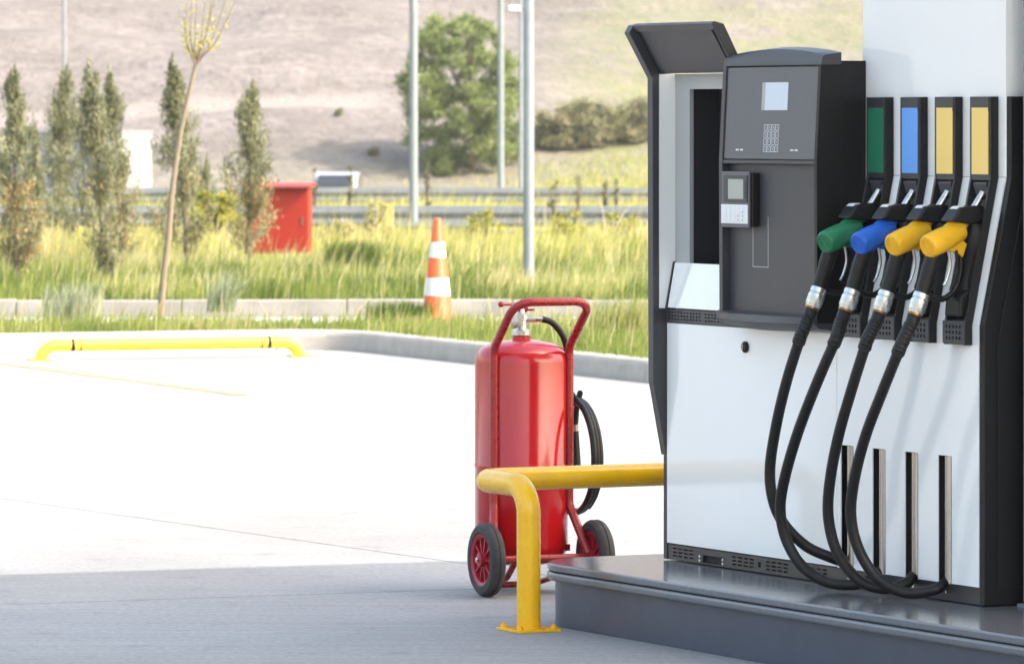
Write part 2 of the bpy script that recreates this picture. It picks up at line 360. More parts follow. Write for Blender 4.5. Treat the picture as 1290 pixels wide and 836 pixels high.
# forecourt: a concrete sheet with separate slabs and open joints between them
fc = tag(MB().box(-70, 40, -70, 50.3, -.03, -.018).build('forecourt', 'concrete'), 'pale broom finished concrete forecourt', 'pavement', kind='structure')
E1 = Vector((.93, .367, 0)).normalized(); E2 = Vector((.50, -.866, 0)).normalized(); L1, L2, GAP = 4.8, 5.2, .006
OX = Vector((-1.0, 20.97, 0)); QX = Vector((-1.45, 24.7, 0))
det = E1.x*E2.y - E1.y*E2.x; dv = QX - OX; s_ = (dv.x*E2.y - dv.y*E2.x)/det; ORG = OX + E1*s_     # crossing of the two joints seen in the photograph
sm = None
for i in range(-5, 3):
    for j in range(-5, 3):
        o = ORG + E1*(i*L1) + E2*(j*L2); c = o + E1*L1/2 + E2*L2/2
        if not (-22 < c.x < 8 and 9 < c.y < 46): continue
        if sm is None:
            a, b_ = GAP, L1 - GAP; e, f_ = GAP, L2 - GAP
            sm = MB().prism([tuple((E1*p + E2*q).to_2d()) for p, q in ((a, e), (b_, e), (b_, f_), (a, f_))], -.016, 0, 'z').mesh('slab', 'concrete')
        link('slab', sm, fc, o)

def sweep(name, line, prof, m, parent, closed=False):            # prof: (offset to the left of the line, height)
    mb = MB(); n = len(line); k = len(prof); P = [Vector(p).to_2d() for p in line]
    for i in range(n):
        a = P[max(i-1, 0)]; b_ = P[min(i+1, n-1)]; t = (b_ - a).normalized(); nn = Vector((-t.y, t.x))
        if 0 < i < n-1:
            t1 = (P[i]-P[i-1]).normalized(); nn = nn / max(.5, nn.dot(Vector((-t1.y, t1.x))))
        mb.v += [(P[i].x + nn.x*o_, P[i].y + nn.y*o_, z) for o_, z in prof]
    mb.f = [(i*k+j, i*k+j+1, (i+1)*k+j+1, (i+1)*k+j) for i in range(n-1) for j in range(k-1)]
    mb.f += [(i*k+k-1, i*k, (i+1)*k, (i+1)*k+k-1) for i in range(n-1)]
    mb.f += [tuple(range(k))[::-1], tuple(range((n-1)*k, n*k))]
    return mb.build(name, m, parent, smooth=50)
KC = gnd(425, 439.5); KA = gnd(0, 446); KB = gnd(820, 482)
dA = (KA - KC).normalized(); dB = (KB - KC).normalized()
kr = bpy.data.objects.new('kerb', None); COL.objects.link(kr); tag(kr, 'cast concrete kerb with a rounded corner round the forecourt', 'kerb', kind='structure')
full = [Vector(p) for p in roundpath([KC + dA*16, KC, KC + dB*24], .55, 8)]
KP = [(0, -.02), (.012, .10), (.022, .135), (.05, .152), (.13, .155), (.15, .15), (.15, -.02)]
KP = [(-o, z) for o, z in KP]                                    # the stone lies right of the line walking A -> B? checked below
def cut(line, L):
    seg = []; cur = [line[0]]; acc = 0
    for p, q in zip(line, line[1:]):
        p = Vector(p); d = (q - p).length; t = (q - p).normalized(); pos = 0
        while acc + (d - pos) >= L:
            pos += L - acc; e = p + t*pos; cur.append(e - t*.004); seg.append(cur); cur = [e + t*.004]; acc = 0
        acc += d - pos; cur.append(q)
    if len(cur) > 1: seg.append(cur)
    return seg
tv0 = (full[1] - full[0]); left = Vector((-tv0.y, tv0.x, 0)); sgn = 1 if left.dot(Vector((0, 1, 0))) > 0 else -1
KP = [(sgn*abs(o), z) for o, z in KP]
for sg in cut(full, 3.1): sweep('kerb_stone', sg, KP, 'kerb', kr)
# verge behind the kerb
vl = [p + Vector((0, .15, 0)) for p in full]
vp = [(p.x, p.y) for p in vl] + [(full[-1].x + 6, full[-1].y), (26, 45.2), (-16, 45.2)]
vg = tag(MB().prism(vp, .02, .138, 'z').build('verge', 'soil'), 'soil of the grassy verge behind the forecourt kerb', 'verge', kind='structure')
tag(MB().box(-30, 30, 45.25, 50.55, -.01, .006).build('path', 'path'), 'pale paved lane between the verge and the meadow', 'path', kind='structure')
k2 = bpy.data.objects.new('path_kerb', None); COL.objects.link(k2); tag(k2, 'straight concrete kerb along the meadow edge', 'kerb', kind='structure')
for i in range(-9, 9): MB().box(i*1.5+.004, i*1.5+1.496, 50.4, 50.58, 0, .155 + .004*((i*37) % 3)).build('kerb_stone', 'kerb2', k2, bevel=.012)
tag(MB().box(-400, 400, 157, 187, -1.43, -1.42).build('highway', 'asphalt'), 'asphalt highway beyond the guard rails', 'highway', kind='structure')
tag(MB().box(-400, 400, 112, 128, -.86, -.74).build('service_road', 'asphalt'), 'lower service road behind the meadow', 'road', kind='structure')
# painted bay line
A, B = gnd(-150, 438), gnd(305, 497.5); t_ = (B - A).normalized(); n_ = Vector((-t_.y, t_.x, 0))*.05
tag(MB().add([A-n_, B-n_, B+n_, A+n_], [(0,1,2,3)]).shift((0,0,-.004)).build('bay_line', 'stripe'), 'thin faded orange bay line on the concrete', 'road marking', kind='structure')

# ================================================================== pump island, column, canopy
def rrect(u0, u1, d0, d1, r, n=8):
    pts = []
    for cx_, cy_, a0 in ((u1-r, d1-r, 0), (u0+r, d1-r, 90), (u0+r, d0+r, 180), (u1-r, d0+r, 270)):
        pts += [(cx_ + r*math.cos(R(a0+90*k/n)), cy_ + r*math.sin(R(a0+90*k/n))) for k in range(n+1)]
    return pts
isl = thing('pump_island', (P0.x, P0.y, 0), RZ, 'long grey pump island with polished top and overhanging rounded lip', 'island')
I0, I1, J0, J1 = -.27, 8.0, -.445, 1.02
MB().prism(rrect(I0+.03, I1-.03, J0+.03, J1-.03, .23, 10), 0, HI-.062, 'z').build('base', 'islbase', isl, smooth=30)
MB().prism(rrect(I0, I1, J0, J1, .26, 10), HI-.062, HI-.030, 'z').build('lip', 'isllip', isl, bevel=.012, seg=3, smooth=30)
MB().prism(rrect(I0+.003, I1-.003, J0+.003, J1-.003, .257, 10), HI-.028, HI, 'z').build('top_slab', 'isltop', isl, bevel=.008, seg=3, smooth=30)
cl = thing('canopy_column', wpt(2.19, .12, 0), RZ, 'square grey clad canopy column standing at the end of the dispenser', 'column')
CH = 5.4 - HI
MB().box(0, .46, 0, .46, .012, CH).build('shaft', 'column', cl, bevel=.008)
MB().box(-.012, .472, -.012, .472, 0, .010).build('base_plate', 'galv', cl)
# canopy: its edge lies where the shadow line on the concrete says it does
ctop = 5.4; off = to_sun * (ctop / to_sun.z)
q0 = gnd(0, 738.5) + off; q1 = gnd(590, 720) + off; q0.z = q1.z = 0
ce = (q1 - q0).normalized(); cp = Vector((ce.y, -ce.x, 0))
cn = thing('fuel_canopy', (q0.x, q0.y, ctop), math.atan2(ce.y, ce.x), 'broad white clad canopy roof carried by the grey column', 'canopy')
MB().box(-5, 8, -5.8, 0, 0, .06).build('soffit', 'canopy', cn)
MB().box(-5, 8, -5.8, 0, .063, .75).build('fascia', 'canopy', cn, bevel=.02)

# ================================================================== fuel dispenser
dp = thing('fuel_dispenser', P0, RZ, 'white and charcoal fuel dispenser with four coloured nozzle boots and display head', 'fuel pump')
UL, UR = 1.206, 2.118
ZB, ZT = .062, .848
# carcass
MB().box(.02, 1.19, .035, .52, .004, .84).build('cabinet', 'hollow', dp)
MB().box(1.215, 2.10, .12, .52, .004, 1.6).build('hydraulics_cabinet', 'hollow', dp)
# side panels
side = [(0.0, .004), (0.0, .905), (.103, 1.385), (.103, 1.648), (.52, 1.648), (.52, .004)]
sp = MB().prism(side, UR+.003, 2.150, 'x').build('side_panel', 'black', dp, bevel=.003)
MB().prism([(.05, .06), (.05, .86), (.15, 1.33), (.15, 1.58), (.46, 1.58), (.46, .06)], 2.1505, 2.156, 'x').build('side_inset', 'black', sp, bevel=.002)
for r_ in range(3):
    for c_ in range(9): pass
MB().box(-.030, -.003, .002, .52, .004, 1.0).build('side_panel', 'anth', dp, bevel=.003)
# lower white panels
MB().box(0, UL-.002, 0, .022, ZB, ZT).build('front_panel', 'white', dp, bevel=.002)
SL = [1.232 + .2105*k for k in range(4)]; SW = .086
slots = [(s, s+SW, ZB-.001, .476) for s in SL]
plate(UL+.002, UR, ZB, .905, slots, 0, .004).build('hose_panel', 'white', dp)
for s in SL:
    MB().lathe([(.019, 0), (.019, .448)], 20, (s+.041, .0235, .0255)).build('hose_guide', 'steel', dp, smooth=40)
    MB().box(s-.01, s+SW+.01, .105, .115, .01, .49).build('slot_back', 'hollow', dp)
# sloped and upper white walls
def wall(poly, u0, u1, name, m, **k): return MB().prism(poly, u0, u1, 'x').build(name, m, dp, **k)
wall([(0, .9055), (.1, 1.385), (.12, 1.385), (.02, .9055)], UL, UR, 'sloped_panel', 'white')
MB().box(UL, UR+.002, .1, .46, 1.3855, 2.85).build('upper_column', 'white', dp, bevel=.004)
MB().box(UL-.01, UR+.012, .09, .47, 2.851, 2.90).build('column_cap', 'anth', dp, bevel=.004)
# kick plate with vent slots along the bottom
holes = []
def vents(u, n, rows, w, h, pu, pz, z):
    for i in range(n):
        for j in range(rows): holes.append((u+i*pu, u+i*pu+w, z+j*pz, z+j*pz+h))
vents(.035, 4, 3, .030, .0055, .041, .013, .016)
vents(.47, 4, 3, .030, .0055, .041, .013, .016); vents(.71, 4, 3, .030, .0055, .041, .013, .016); vents(.98, 4, 3, .030, .0055, .041, .013, .016)
holes.append((.255, .395, .009, .036)); holes.append((.655, .672, .022, .04))
kp = plate(0, 2.119, .004, ZB-.004, holes, .006, .012).build('kick_plate', 'anth', dp)
MB().box(.0, 2.11, .019, .026, .006, ZB-.006).build('backing', 'hollow', kp)
for uu in (.236, .404):
    for zz in (.014, .028): MB().lathe([(.006, 0), (.006, .003), (.003, .005)], 10, (uu, .006, zz), (0, -1, 0)).build('screw', 'alu', kp, smooth=40)
# lock
lk = MB().lathe([(.020, 0), (.020, .008), (.015, .013), (.004, .014)], 20, (.58, -.0, .782), (0, -1, 0)).build('lock', 'black', dp, smooth=40)
MB().box(.577, .583, -.0165, -.0138, .772, .792).build('keyway', 'steel', lk)
# vent strip over the left panel
holes = []
for u, n in ((.02, 11), (.29, 9)):
    for i in range(n):
        for j in range(3): holes.append((u+i*.0225, u+i*.0225+.012, .860+j*.0115, .860+j*.0115+.006))
vs_ = plate(.002, .545, ZT+.003, .897, holes, -.004, .012).build('vent_strip', 'anth_l', dp)
MB().box(.004, .54, .009, .014, ZT+.005, .895).build('backing', 'hollow', vs_)
# left bay: inner wall, frame, recess
plate(.002, .60, 1.04, 1.735, [(.108, .595, 1.062, 1.681)], .034, .016).build('bay_frame', 'greyframe', dp)
MB().box(-.003, .002, -.03, .06, .90, 1.735).build('bay_side_wall', 'white', dp)
MB().box(.096, .104, .052, .17, 1.05, 1.70).build('recess_wall', 'anth', dp)
MB().box(.104, .62, .158, .17, 1.05, 1.70).build('recess_back', 'anth_l', dp)
MB().box(.104, .62, .052, .157, 1.688, 1.70).build('recess_top', 'anth', dp)
MB().box(.104, .62, .052, .157, 1.05, 1.058).build('recess_floor', 'anth', dp)
wall([(-.004, .902), (.026, 1.063), (.036, 1.063), (.008, .902)], .012, .40, 'sloped_card', 'white', bevel=.0015)
wall([(-.008, .900), (.024, 1.066), (.036, 1.066), (.008, .900)], .001, .010, 'card_edge', 'anth')
MB().box(.0, .55, .035, .20, .88, 1.04).build('bay_plinth', 'white', dp)
# left cheek and overhead visor
ck = [(0.0, .375), (-.052, .64), (-.056, 1.72), (-.150, 1.882), (-.133, 1.910), (-.098, 1.905), (-.002, 1.738), (.05, 1.735), (.05, .375)]
wall(ck, -.044, -.0045, 'cheek', 'anth_l', bevel=.003)
vz = wall([(-.030, 1.737), (-.125, 1.900), (-.098, 1.9045), (-.004, 1.7385)], -.0040, .575, 'visor', 'anth', bevel=.002)
wall([(-.130, 1.885), (-.138, 1.907), (-.1275, 1.9145), (-.092, 1.9065), (-.098, 1.9005), (-.122, 1.898)], -.0038, .580, 'visor_rim', 'anth')
wall([(-.038, 1.746), (-.127, 1.893), (-.1245, 1.8955), (-.034, 1.746)], .03, .548, 'visor_inset', 'anth_l')
MB().prism([(-.036, 1.737), (-.140, 1.905), (-.092, 1.906), (-.002, 1.737)], .5755, .586, 'x').build('visor_end', 'anth', dp, bevel=.002)

# display head
HU0, HU1 = .560, 1.237
hd_blk = MB().box(.60, 1.234, .0, .098, .86, 1.772).build('head_back', 'black', dp, bevel=.003)
dpos = [(-.090, 1.432), (-.0705, 1.757), (0, 1.757), (0, 1.432)]
hb = wall([(-.078, 1.425), (-.062, 1.757), (-.001, 1.757), (-.001, 1.425)], HU0+.012, HU1-.002, 'display_housing', 'black')
ds = wall([(-.0905, 1.437), (-.0735, 1.753), (-.060, 1.753), (-.078, 1.437)], HU0+.022, HU1-.022, 'display_panel', 'display', bevel=.002)
def onds(z, lift=.0012): return -.0905 + (z-1.437)/(1.753-1.437)*.017 - lift
def ds_rect(u0, u1, z0, z1, name, m, parent, lift=.0012):
    mb = MB().add([(u0, onds(z0, lift), z0), (u1, onds(z0, lift), z0), (u1, onds(z1, lift), z1), (u0, onds(z1, lift), z1),
                   (u0, onds(z0, -.001), z0), (u1, onds(z0, -.001), z0), (u1, onds(z1, -.001), z1), (u0, onds(z1, -.001), z1)],
                  [(0,1,2,3), (0,4,5,1), (1,5,6,2), (2,6,7,3), (3,7,4,0)])
    return mb.build(name, m, parent)
scr = ds_rect(.835, 1.012, 1.605, 1.700, 'screen', 'lcd', dp)
ds_rect(.835, .855, 1.605, 1.700, 'screen_strip', 'lcd_g', scr, .0020)  # narrow grey strip down the left edge of the screen
U1k, Z1k = .858, 1.462
kmb = MB()
def keyframe(u, z, w, h, t=.0016):
    kmb_ = MB()
    for a, b_, c_, d_ in ((u, u+w, z, z+t), (u, u+w, z+h-t, z+h), (u, u+t*1.6, z+t, z+h-t), (u+w-t*1.6, u+w, z+t, z+h-t), (u+w*.46, u+w*.56, z+h*.3, z+h*.7)):
        kmb_.add([(a, onds(c_, .0008), c_), (b_, onds(c_, .0008), c_), (b_, onds(d_, .0008), d_), (a, onds(d_, .0008), d_)], [(0,1,2,3)])
    return kmb_
for i in range(4):
    for j in range(4): keyframe(U1k + i*.0265, Z1k + j*.0245, .0235, .0205).build('key', 'print', ds)
for u in (.665, .695, 1.045, 1.075): ds_rect(u, u+.021, 1.466, 1.4715, 'status_mark', 'print', ds, .0008)
def arch(u): return .022*(1 - ((u - (HU0+HU1)/2)/((HU1-HU0)/2))**2)
cap = MB(); N = 16
for i in range(N+1):
    u = HU0 + (HU1-HU0)*i/N; a = arch(u)
    cap.v += [(u, -.078, 1.758), (u, -.074, 1.784 + a*.6), (u, -.064, 1.792 + a), (u, .0, 1.800 + a), (u, .0, 1.758)]
cap.f = [(i*5+j, i*5+(j+1) % 5, (i+1)*5+(j+1) % 5, (i+1)*5+j) for i in range(N) for j in range(5)] + [(4,3,2,1,0), tuple(N*5+j for j in range(5))]
cap.build('head_cap', 'anth_l', dp, smooth=40)
for u0, u1, nm, mm in ((HU0-.004, HU0+.020, 'head_cheek', 'anth_l'), (HU1-.020, HU1, 'head_cheek', 'black')):
    wall([(-.094, .885), (-.096, 1.437), (-.079, 1.757), (0.0, 1.757), (0.0, .885)], u0, u1, nm, mm, bevel=.002)
MB().box(HU0+.021, HU1-.021, -.094, -.079, 1.421, 1.434).build('head_ledge', 'anth_l', dp, bevel=.002)
MB().box(HU0+.0205, HU1-.0205, -.066, -.002, .91, 1.421).build('service_door', 'anth_l', dp, bevel=.002)
tray = MB()
for i in range(N+1):
    u = HU0-.004 + (HU1-HU0+.002)*i/N; s = (u - (HU0+HU1)/2)/((HU1-HU0)/2); b_ = 1 - s*s
    tray.v += [(u, -.098, .912), (u, -.108 - .020*b_, .905), (u, -.104 - .030*b_, .885 - .004*b_), (u, -.085-.005*b_, .868 - .016*b_), (u, -.002, .858 - .004*b_), (u, -.002, .912)]
tray.f = [(i*6+j, i*6+(j+1) % 6, (i+1)*6+(j+1) % 6, (i+1)*6+j) for i in range(N) for j in range(6)] + [(5,4,3,2,1,0), tuple(N*6+j for j in range(6))]
tray.build('tray', 'anth_l', dp, smooth=35)
# receipt outline sticker on the service door
st = MB()
for a, b_, c_, d_ in ((.745, .855, 1.065, 1.068), (.745, .749, 1.068, 1.24), (.851, .855, 1.068, 1.24)):
    st.add([(a, -.0668, c_), (b_, -.0668, c_), (b_, -.0668, d_), (a, -.0668, d_)], [(0,1,2,3)])
st.build('label_outline', 'greyframe', dp)
# payment terminal
TU, TD = .590, -.104
tm = MB().box(TU+.004, TU+.205, TD+.008, -.067, 1.204, 1.390).build('payment_terminal', 'black', dp, bevel=.004)
MB().box(TU, TU+.196, TD, TD+.007, 1.200, 1.394).build('bezel', 'display', tm, bevel=.003)
plate(TU+.022, TU+.186, 1.288, 1.380, [(TU+.046, TU+.160, 1.299, 1.368)], TD-.0035, .003).build('screen_frame', 'anth_l', tm)
MB().box(TU+.046, TU+.160, TD-.0012, TD-.0002, 1.299, 1.368).build('screen', 'lcd_g', tm)
for k in range(5): MB().box(TU+.167, TU+.180, TD-.0052, TD-.0037, 1.303+k*.0125, 1.3105+k*.0125).build('side_key', 'anth', tm)
kpd = MB().box(TU+.004, TU+.190, TD-.004, TD-.0002, 1.214, 1.280).build('keypad', 'keypad', tm, bevel=.001)
kk = MB().box(0, .022, -.0014, 0, 0, .010).mesh('key', 'keypad')
for i in range(5):
    for j in range(4): link('key', kk, kpd, (TU+.021+i*.031, TD-.0042, 1.221+j*.0142))
for i, j in ((3, 0), (4, 0), (3, 1), (4, 1), (4, 2)): MB().box(TU+.033+i*.031, TU+.0365+i*.031, TD-.0067, TD-.0057, 1.2245+j*.0142, 1.2285+j*.0142).build('key_mark', 'anth', kpd)

# nozzle boots
BU = [1.349 + .2215*k for k in range(4)]
def fz(z):                                   # front line of the boot channel: depth at height z
    if z >= 1.385: return .1
    if z >= .905: return .1 * (z - .905)/.48
    return 0
def boot(k, card):
    b0 = thing  # (unused)
    c = BU[k]; hw = .066
    bt = bpy.data.objects.new('nozzle_boot', None); COL.objects.link(bt); bt.parent = dp; bt.location = (c, 0, 0)
    # back and side flanges follow the panel
    def strip(o0, o1): return [(fz(.842)-o0, .842), (fz(.905)-o0, .905), (fz(1.385)-o0, 1.385), (.1-o0, 1.648), (.1-o1, 1.648), (fz(1.385)-o1, 1.385), (fz(.905)-o1, .905), (fz(.842)-o1, .842)]
    MB().prism(strip(.001, .008), -hw+.012, hw-.012, 'x').build('back_plate', 'black', bt)
    MB().prism(strip(.001, .030), -hw, -hw+.0115, 'x').build('side_flange', 'anth', bt, bevel=.002)
    MB().prism(strip(.001, .030), hw-.0115, hw, 'x').build('side_flange', 'black', bt, bevel=.002)
    MB().box(-hw+.012, hw-.012, .068, .092, 1.600, 1.648).build('top_cap', 'anth', bt, bevel=.003)
    pf = MB().box(-hw+.0125, hw-.0125, .071, .091, 1.375, 1.622).build('card_frame', 'anth', bt, bevel=.002)
    MB().box(-.050, .050, .0675, .0705, 1.395, 1.612).build('price_card', card, pf)
    MB().prism([(.084, 1.300), (.062, 1.366), (.069, 1.371), (.092, 1.366), (.088, 1.300)], -.034, .046, 'x').build('latch_cover', 'anth_l', bt, bevel=.004)
    # throat walls between latch and nozzle seat
    MB().prism([(.06, 1.20), (.078, 1.30), (.090, 1.30), (.072, 1.20)], -.050, -.030, 'x').build('guide', 'black', bt)
    MB().prism([(.05, 1.20), (.070, 1.30), (.090, 1.30), (.072, 1.20)], .030, .050, 'x').build('guide', 'black', bt)
    MB().prism([(.012, .96), (.008, 1.05), (.055, 1.22), (.062, 1.22), (.030, .96)], .018, .052, 'x').build('seat', 'black', bt, bevel=.006)
    # lower cup
    MB().prism([(-.006, .925), (-.040, .935), (-.034, 1.00), (.0, 1.02), (.02, 1.02)], -.048, .048, 'x').build('cup', 'black', bt, bevel=.008)
    h = []
    for i in range(5):
        for j in range(3): h.append((-.047+i*.0205, -.047+i*.0205+.0105, .859+j*.0185, .859+j*.0185+.0105))
    vb = plate(-hw+.0003, hw-.0003, .846, .920, h, -.0335, .008).build('drain_grille', 'anth_l', bt)
    MB().box(-hw+.001, hw-.001, -.0250, -.0012, .8475, .919).build('backing', 'hollow', vb)
for k, c in enumerate(('cg', 'cb', 'cy', 'cy')): boot(k, c)

# ================================================================== nozzles with their hoses
HOSE = [   # pixel path from below the swivel, with depth in front of the panel
 [(1006,432,-.235),(991,480,-.250),(978,535,-.250),(970,590,-.245),(974,630,-.235),(988,660,-.200),(1015,687,-.130),(1045,701,-.060),(1069,709,.02)],
 [(1050,434,-.240),(1028,485,-.260),(1005,545,-.265),(989,600,-.262),(983,640,-.255),(990,678,-.235),(1010,712,-.200),(1040,732,-.150),(1075,736,-.085),(1100,727,-.02),(1110,718,.02)],
 [(1089,439,-.240),(1073,490,-.255),(1056,550,-.255),(1045,610,-.250),(1044,655,-.240),(1056,698,-.215),(1082,730,-.170),(1112,741,-.110),(1140,735,-.045),(1152,724,.02)],
 [(1131,445,-.240),(1112,492,-.252),(1090,550,-.250),(1076,605,-.245),(1072,650,-.235),(1082,692,-.210),(1105,727,-.165),(1140,746,-.105),(1175,743,-.045),(1194,732,.02)],
]
NZ = [('ng', 'green fuel nozzle hanging in the boot under the green card, with its black hose', 0),
      ('nb', 'blue fuel nozzle hanging in the boot under the blue card, with its black hose', 0),
      ('ny', 'yellow fuel nozzle next to the blue one, with its looped black hose', 0),
      ('ny', 'yellow fuel nozzle in the boot beside the grey column, with its looped black hose', 0)]
def nozzle(k):
    mcol, label, _ = NZ[k]; c = BU[k]; base = Vector((c, -.1, .9))
    root = thing('fuel_nozzle', wpt(*base), RZ, label, 'fuel nozzle', 'nozzles hanging on the dispenser')
    def B(mb, name, m, parent=root, **kw): return mb.shift(base).build(name, m, parent, **kw)
    T = lambda d, z, u=0: (c + u, d, z)
    # coloured cover: barrel, neck and lower wing
    mb = MB()
    a = Vector(T(-.150, 1.162, .036)); b = Vector(T(-.005, 1.212, 0)); ax = (b - a).normalized(); L = (b - a).length
    mb.lathe([(.0335, -.003), (.0365, .0), (.0390, .006), (.0405, .035), (.040, .07), (.037, .105), (.031, L)], 28, a, ax)
    mb.tube(smoothpath([T(-.050, 1.205), T(-.012, 1.232), T(.010, 1.262), T(.018, 1.282)], 5), [.030]*4 + [.027]*4 + [.023]*4 + [.020]*4, 14)
    mb.prism([(-.075, 1.150), (-.020, 1.190), (.012, 1.170), (-.004, 1.125), (-.026, 1.142)], c-.014, c+.014, 'x')
    cv = B(mb, 'cover', mcol, bevel=.003, smooth=45)
    mb = MB()
    for r in (.030, .021, .011):
        ring = [a - ax*.0032 + (ax.orthogonal().normalized()*math.cos(t) + ax.cross(ax.orthogonal().normalized())*math.sin(t))*r for t in np.linspace(0, 2*math.pi, 25)]
        mb.tube(ring, .0018, 6, caps=False)
    B(mb, 'cap_ring', mcol, cv, smooth=60)
    # handle
    B(MB().tube(smoothpath([T(-.106, 1.158, .020), T(-.120, 1.125, .016), T(-.134, 1.075, .008), T(-.147, 1.025, .001), T(-.152, 1.006)], 5), [.027]*5+[.0265]*5+[.025]*5+[.024]*5+[.0235], 18), 'handle', 'rubber', smooth=50)
    # trigger guard and lever
    B(MB().tube(smoothpath([T(-.012, 1.165), T(-.004, 1.10), T(-.022, 1.03), T(-.070, .992), T(-.120, 1.000), T(-.148, 1.012)], 6), .010, 8), 'trigger_guard', 'black', smooth=50)
    B(MB().tube(smoothpath([T(-.052, 1.150), T(-.045, 1.10), T(-.058, 1.055), T(-.070, 1.035)], 6), .005, 8), 'trigger', 'alu', smooth=50)
    B(MB().tube(smoothpath([T(-.030, 1.150, .012), T(-.026, 1.09, .012), T(-.050, 1.02, .012)], 6), .006, 8), 'trigger_latch', 'black', smooth=50)
    B(MB().prism([(-.062, 1.243), (-.028, 1.288), (.058, 1.296), (.066, 1.250), (.020, 1.232)], c-.041, c+.041, 'x'), 'splash_guard', 'black', bevel=.008, seg=3)
    B(MB().prism([(-.034, 1.2830), (-.0235, 1.2915), (-.004, 1.2930), (-.018, 1.2835)], c-.022, c+.022, 'x'), 'guard_sticker', 'print')
    B(MB().tube([T(.030, 1.275, .012), T(.074, 1.335, .012)], .0125, 14), 'spout', 'alu', smooth=50)
    # swivel
    p0 = Vector(T(-.1505, 1.010)); p1 = Vector(T(-.178, .946)); sx = (p1-p0).normalized(); L = (p1-p0).length
    sw = B(MB().lathe([(.0235, 0), (.0275, .002), (.0275, .018), (.0255, .020), (.0255, .023), (.0285, .025), (.0285, L-.012), (.026, L-.008), (.024, L)], 24, p0, sx), 'swivel', 'alu', smooth=35)
    B(MB().lathe([(.0235, 0), (.0240, .001), (.0235, .007), (.020, .008)], 24, p1, sx), 'swivel_ring', 'copper', sw, smooth=35)
    # hose guard with ribs, then hose
    hp = [Vector(dpl(*p)) for p in HOSE[k]]
    g0 = p1 + sx*.008; g1 = hp[0]
    gp = smoothpath([g0, g0 + sx*.03, g1 - (hp[1]-g1).normalized()*.03, g1], 12); rr = []
    for i in range(len(gp)):
        f = i/(len(gp)-1); rr.append(.0225 - .002*f + (.0022 if (i % 2 and f > .35) else 0))
    B(MB().tube(gp, rr, 16), 'hose_guard', 'rubber', smooth=25)
    path = smoothpath([g1 + (g0-g1).normalized()*.02] + hp, 10)
    path = [Vector((p.x, p.y, max(p.z, .0215))) for p in path]
    B(MB().tube(path, .0185, 16), 'hose', 'rubber', smooth=60)
for k in range(4): nozzle(k)

# ================================================================== yellow guard rail round the island end
gr = thing('guard_hoop', wpt(.04, -.575, -HI), RZ, 'glossy yellow tubular guard rail wrapped round the island end', 'guard rail')
zr = HI + .283
path = roundpath([(0, 0, .008), (0, 0, zr), (-.375, 0, zr), (-.375, 1.72, zr), (0, 1.72, zr), (0, 1.72, .008)], [.10, .075, .075, .10], 10)
MB().tube(path, .042, 24).build('rail', 'ygloss', gr, smooth=60)
for yy in (0, 1.72):
    pl = MB().box(-.085, .085, yy-.085, yy+.085, 0, .010).build('base_plate', 'ygloss', gr, bevel=.002)
    for sx in (-1, 1):
        for sy in (-1, 1): MB().lathe([(.012, 0), (.012, .010), (.006, .011), (.006, .018)], 6, (sx*.066, yy+sy*.066, .010)).build('bolt', 'ygloss', pl)

# ================================================================== wheeled fire extinguisher
EA = math.atan2(.38, .925)
ex = thing('fire_extinguisher', (.111, 21.05, 0), EA, 'large red wheeled fire extinguisher beside the pump island', 'extinguisher')
CR, CYL = .178, (0, .198)
prof = [(.02, .100), (.10, .104), (.150, .120), (.172, .150), (CR, .185), (CR, .470), (CR+.0025, .474), (CR+.0025, .484), (CR, .488), (CR, .875), (.172, .905), (.155, .928), (.115, .946), (.06, .957), (.03, .960)]
cyl = MB().lathe(prof, 64, (CYL[0], CYL[1], 0)).build('cylinder', 'redg', ex, smooth=40)
# frame: one bent tube from axle to axle over the handle
fx, fy = .155, .095
fp = roundpath([(-.195, .0, .150), (-fx, fy, .33), (-fx, fy, .93), (-fx, -.118, 1.112), (fx, -.118, 1.112), (fx, fy, .93), (fx, fy, .33), (.195, 0, .150)], [.08, .06, .07, .07, .06, .08], 8)
MB().tube(fp, .0165, 16).build('frame', 'redf', ex, smooth=60)
MB().tube([(-.245, 0, .139), (.245, 0, .139)], .013, 14).build('axle', 'redf', ex, smooth=50)
MB().tube(roundpath([(-.10, 0, .139), (-.10, .10, .06), (-.09, .30, .016), (.09, .30, .016), (.10, .10, .06), (.10, 0, .139)], [.05, .05, .05, .05], 6), .0125, 12).build('stand_hoop', 'redf', ex, smooth=60)
for z in (.40, .80):
    MB().lathe([(CR+.001, 0), (CR+.004, .002), (CR+.004, .020), (CR+.001, .022)], 48, (CYL[0], CYL[1], z)).build('band', 'redg', ex, smooth=40) if z == 2 else None
MB().box(-.16, .16, fy+.002, fy+.012, .155, .18).build('bracket', 'redf', ex)
WR = .139
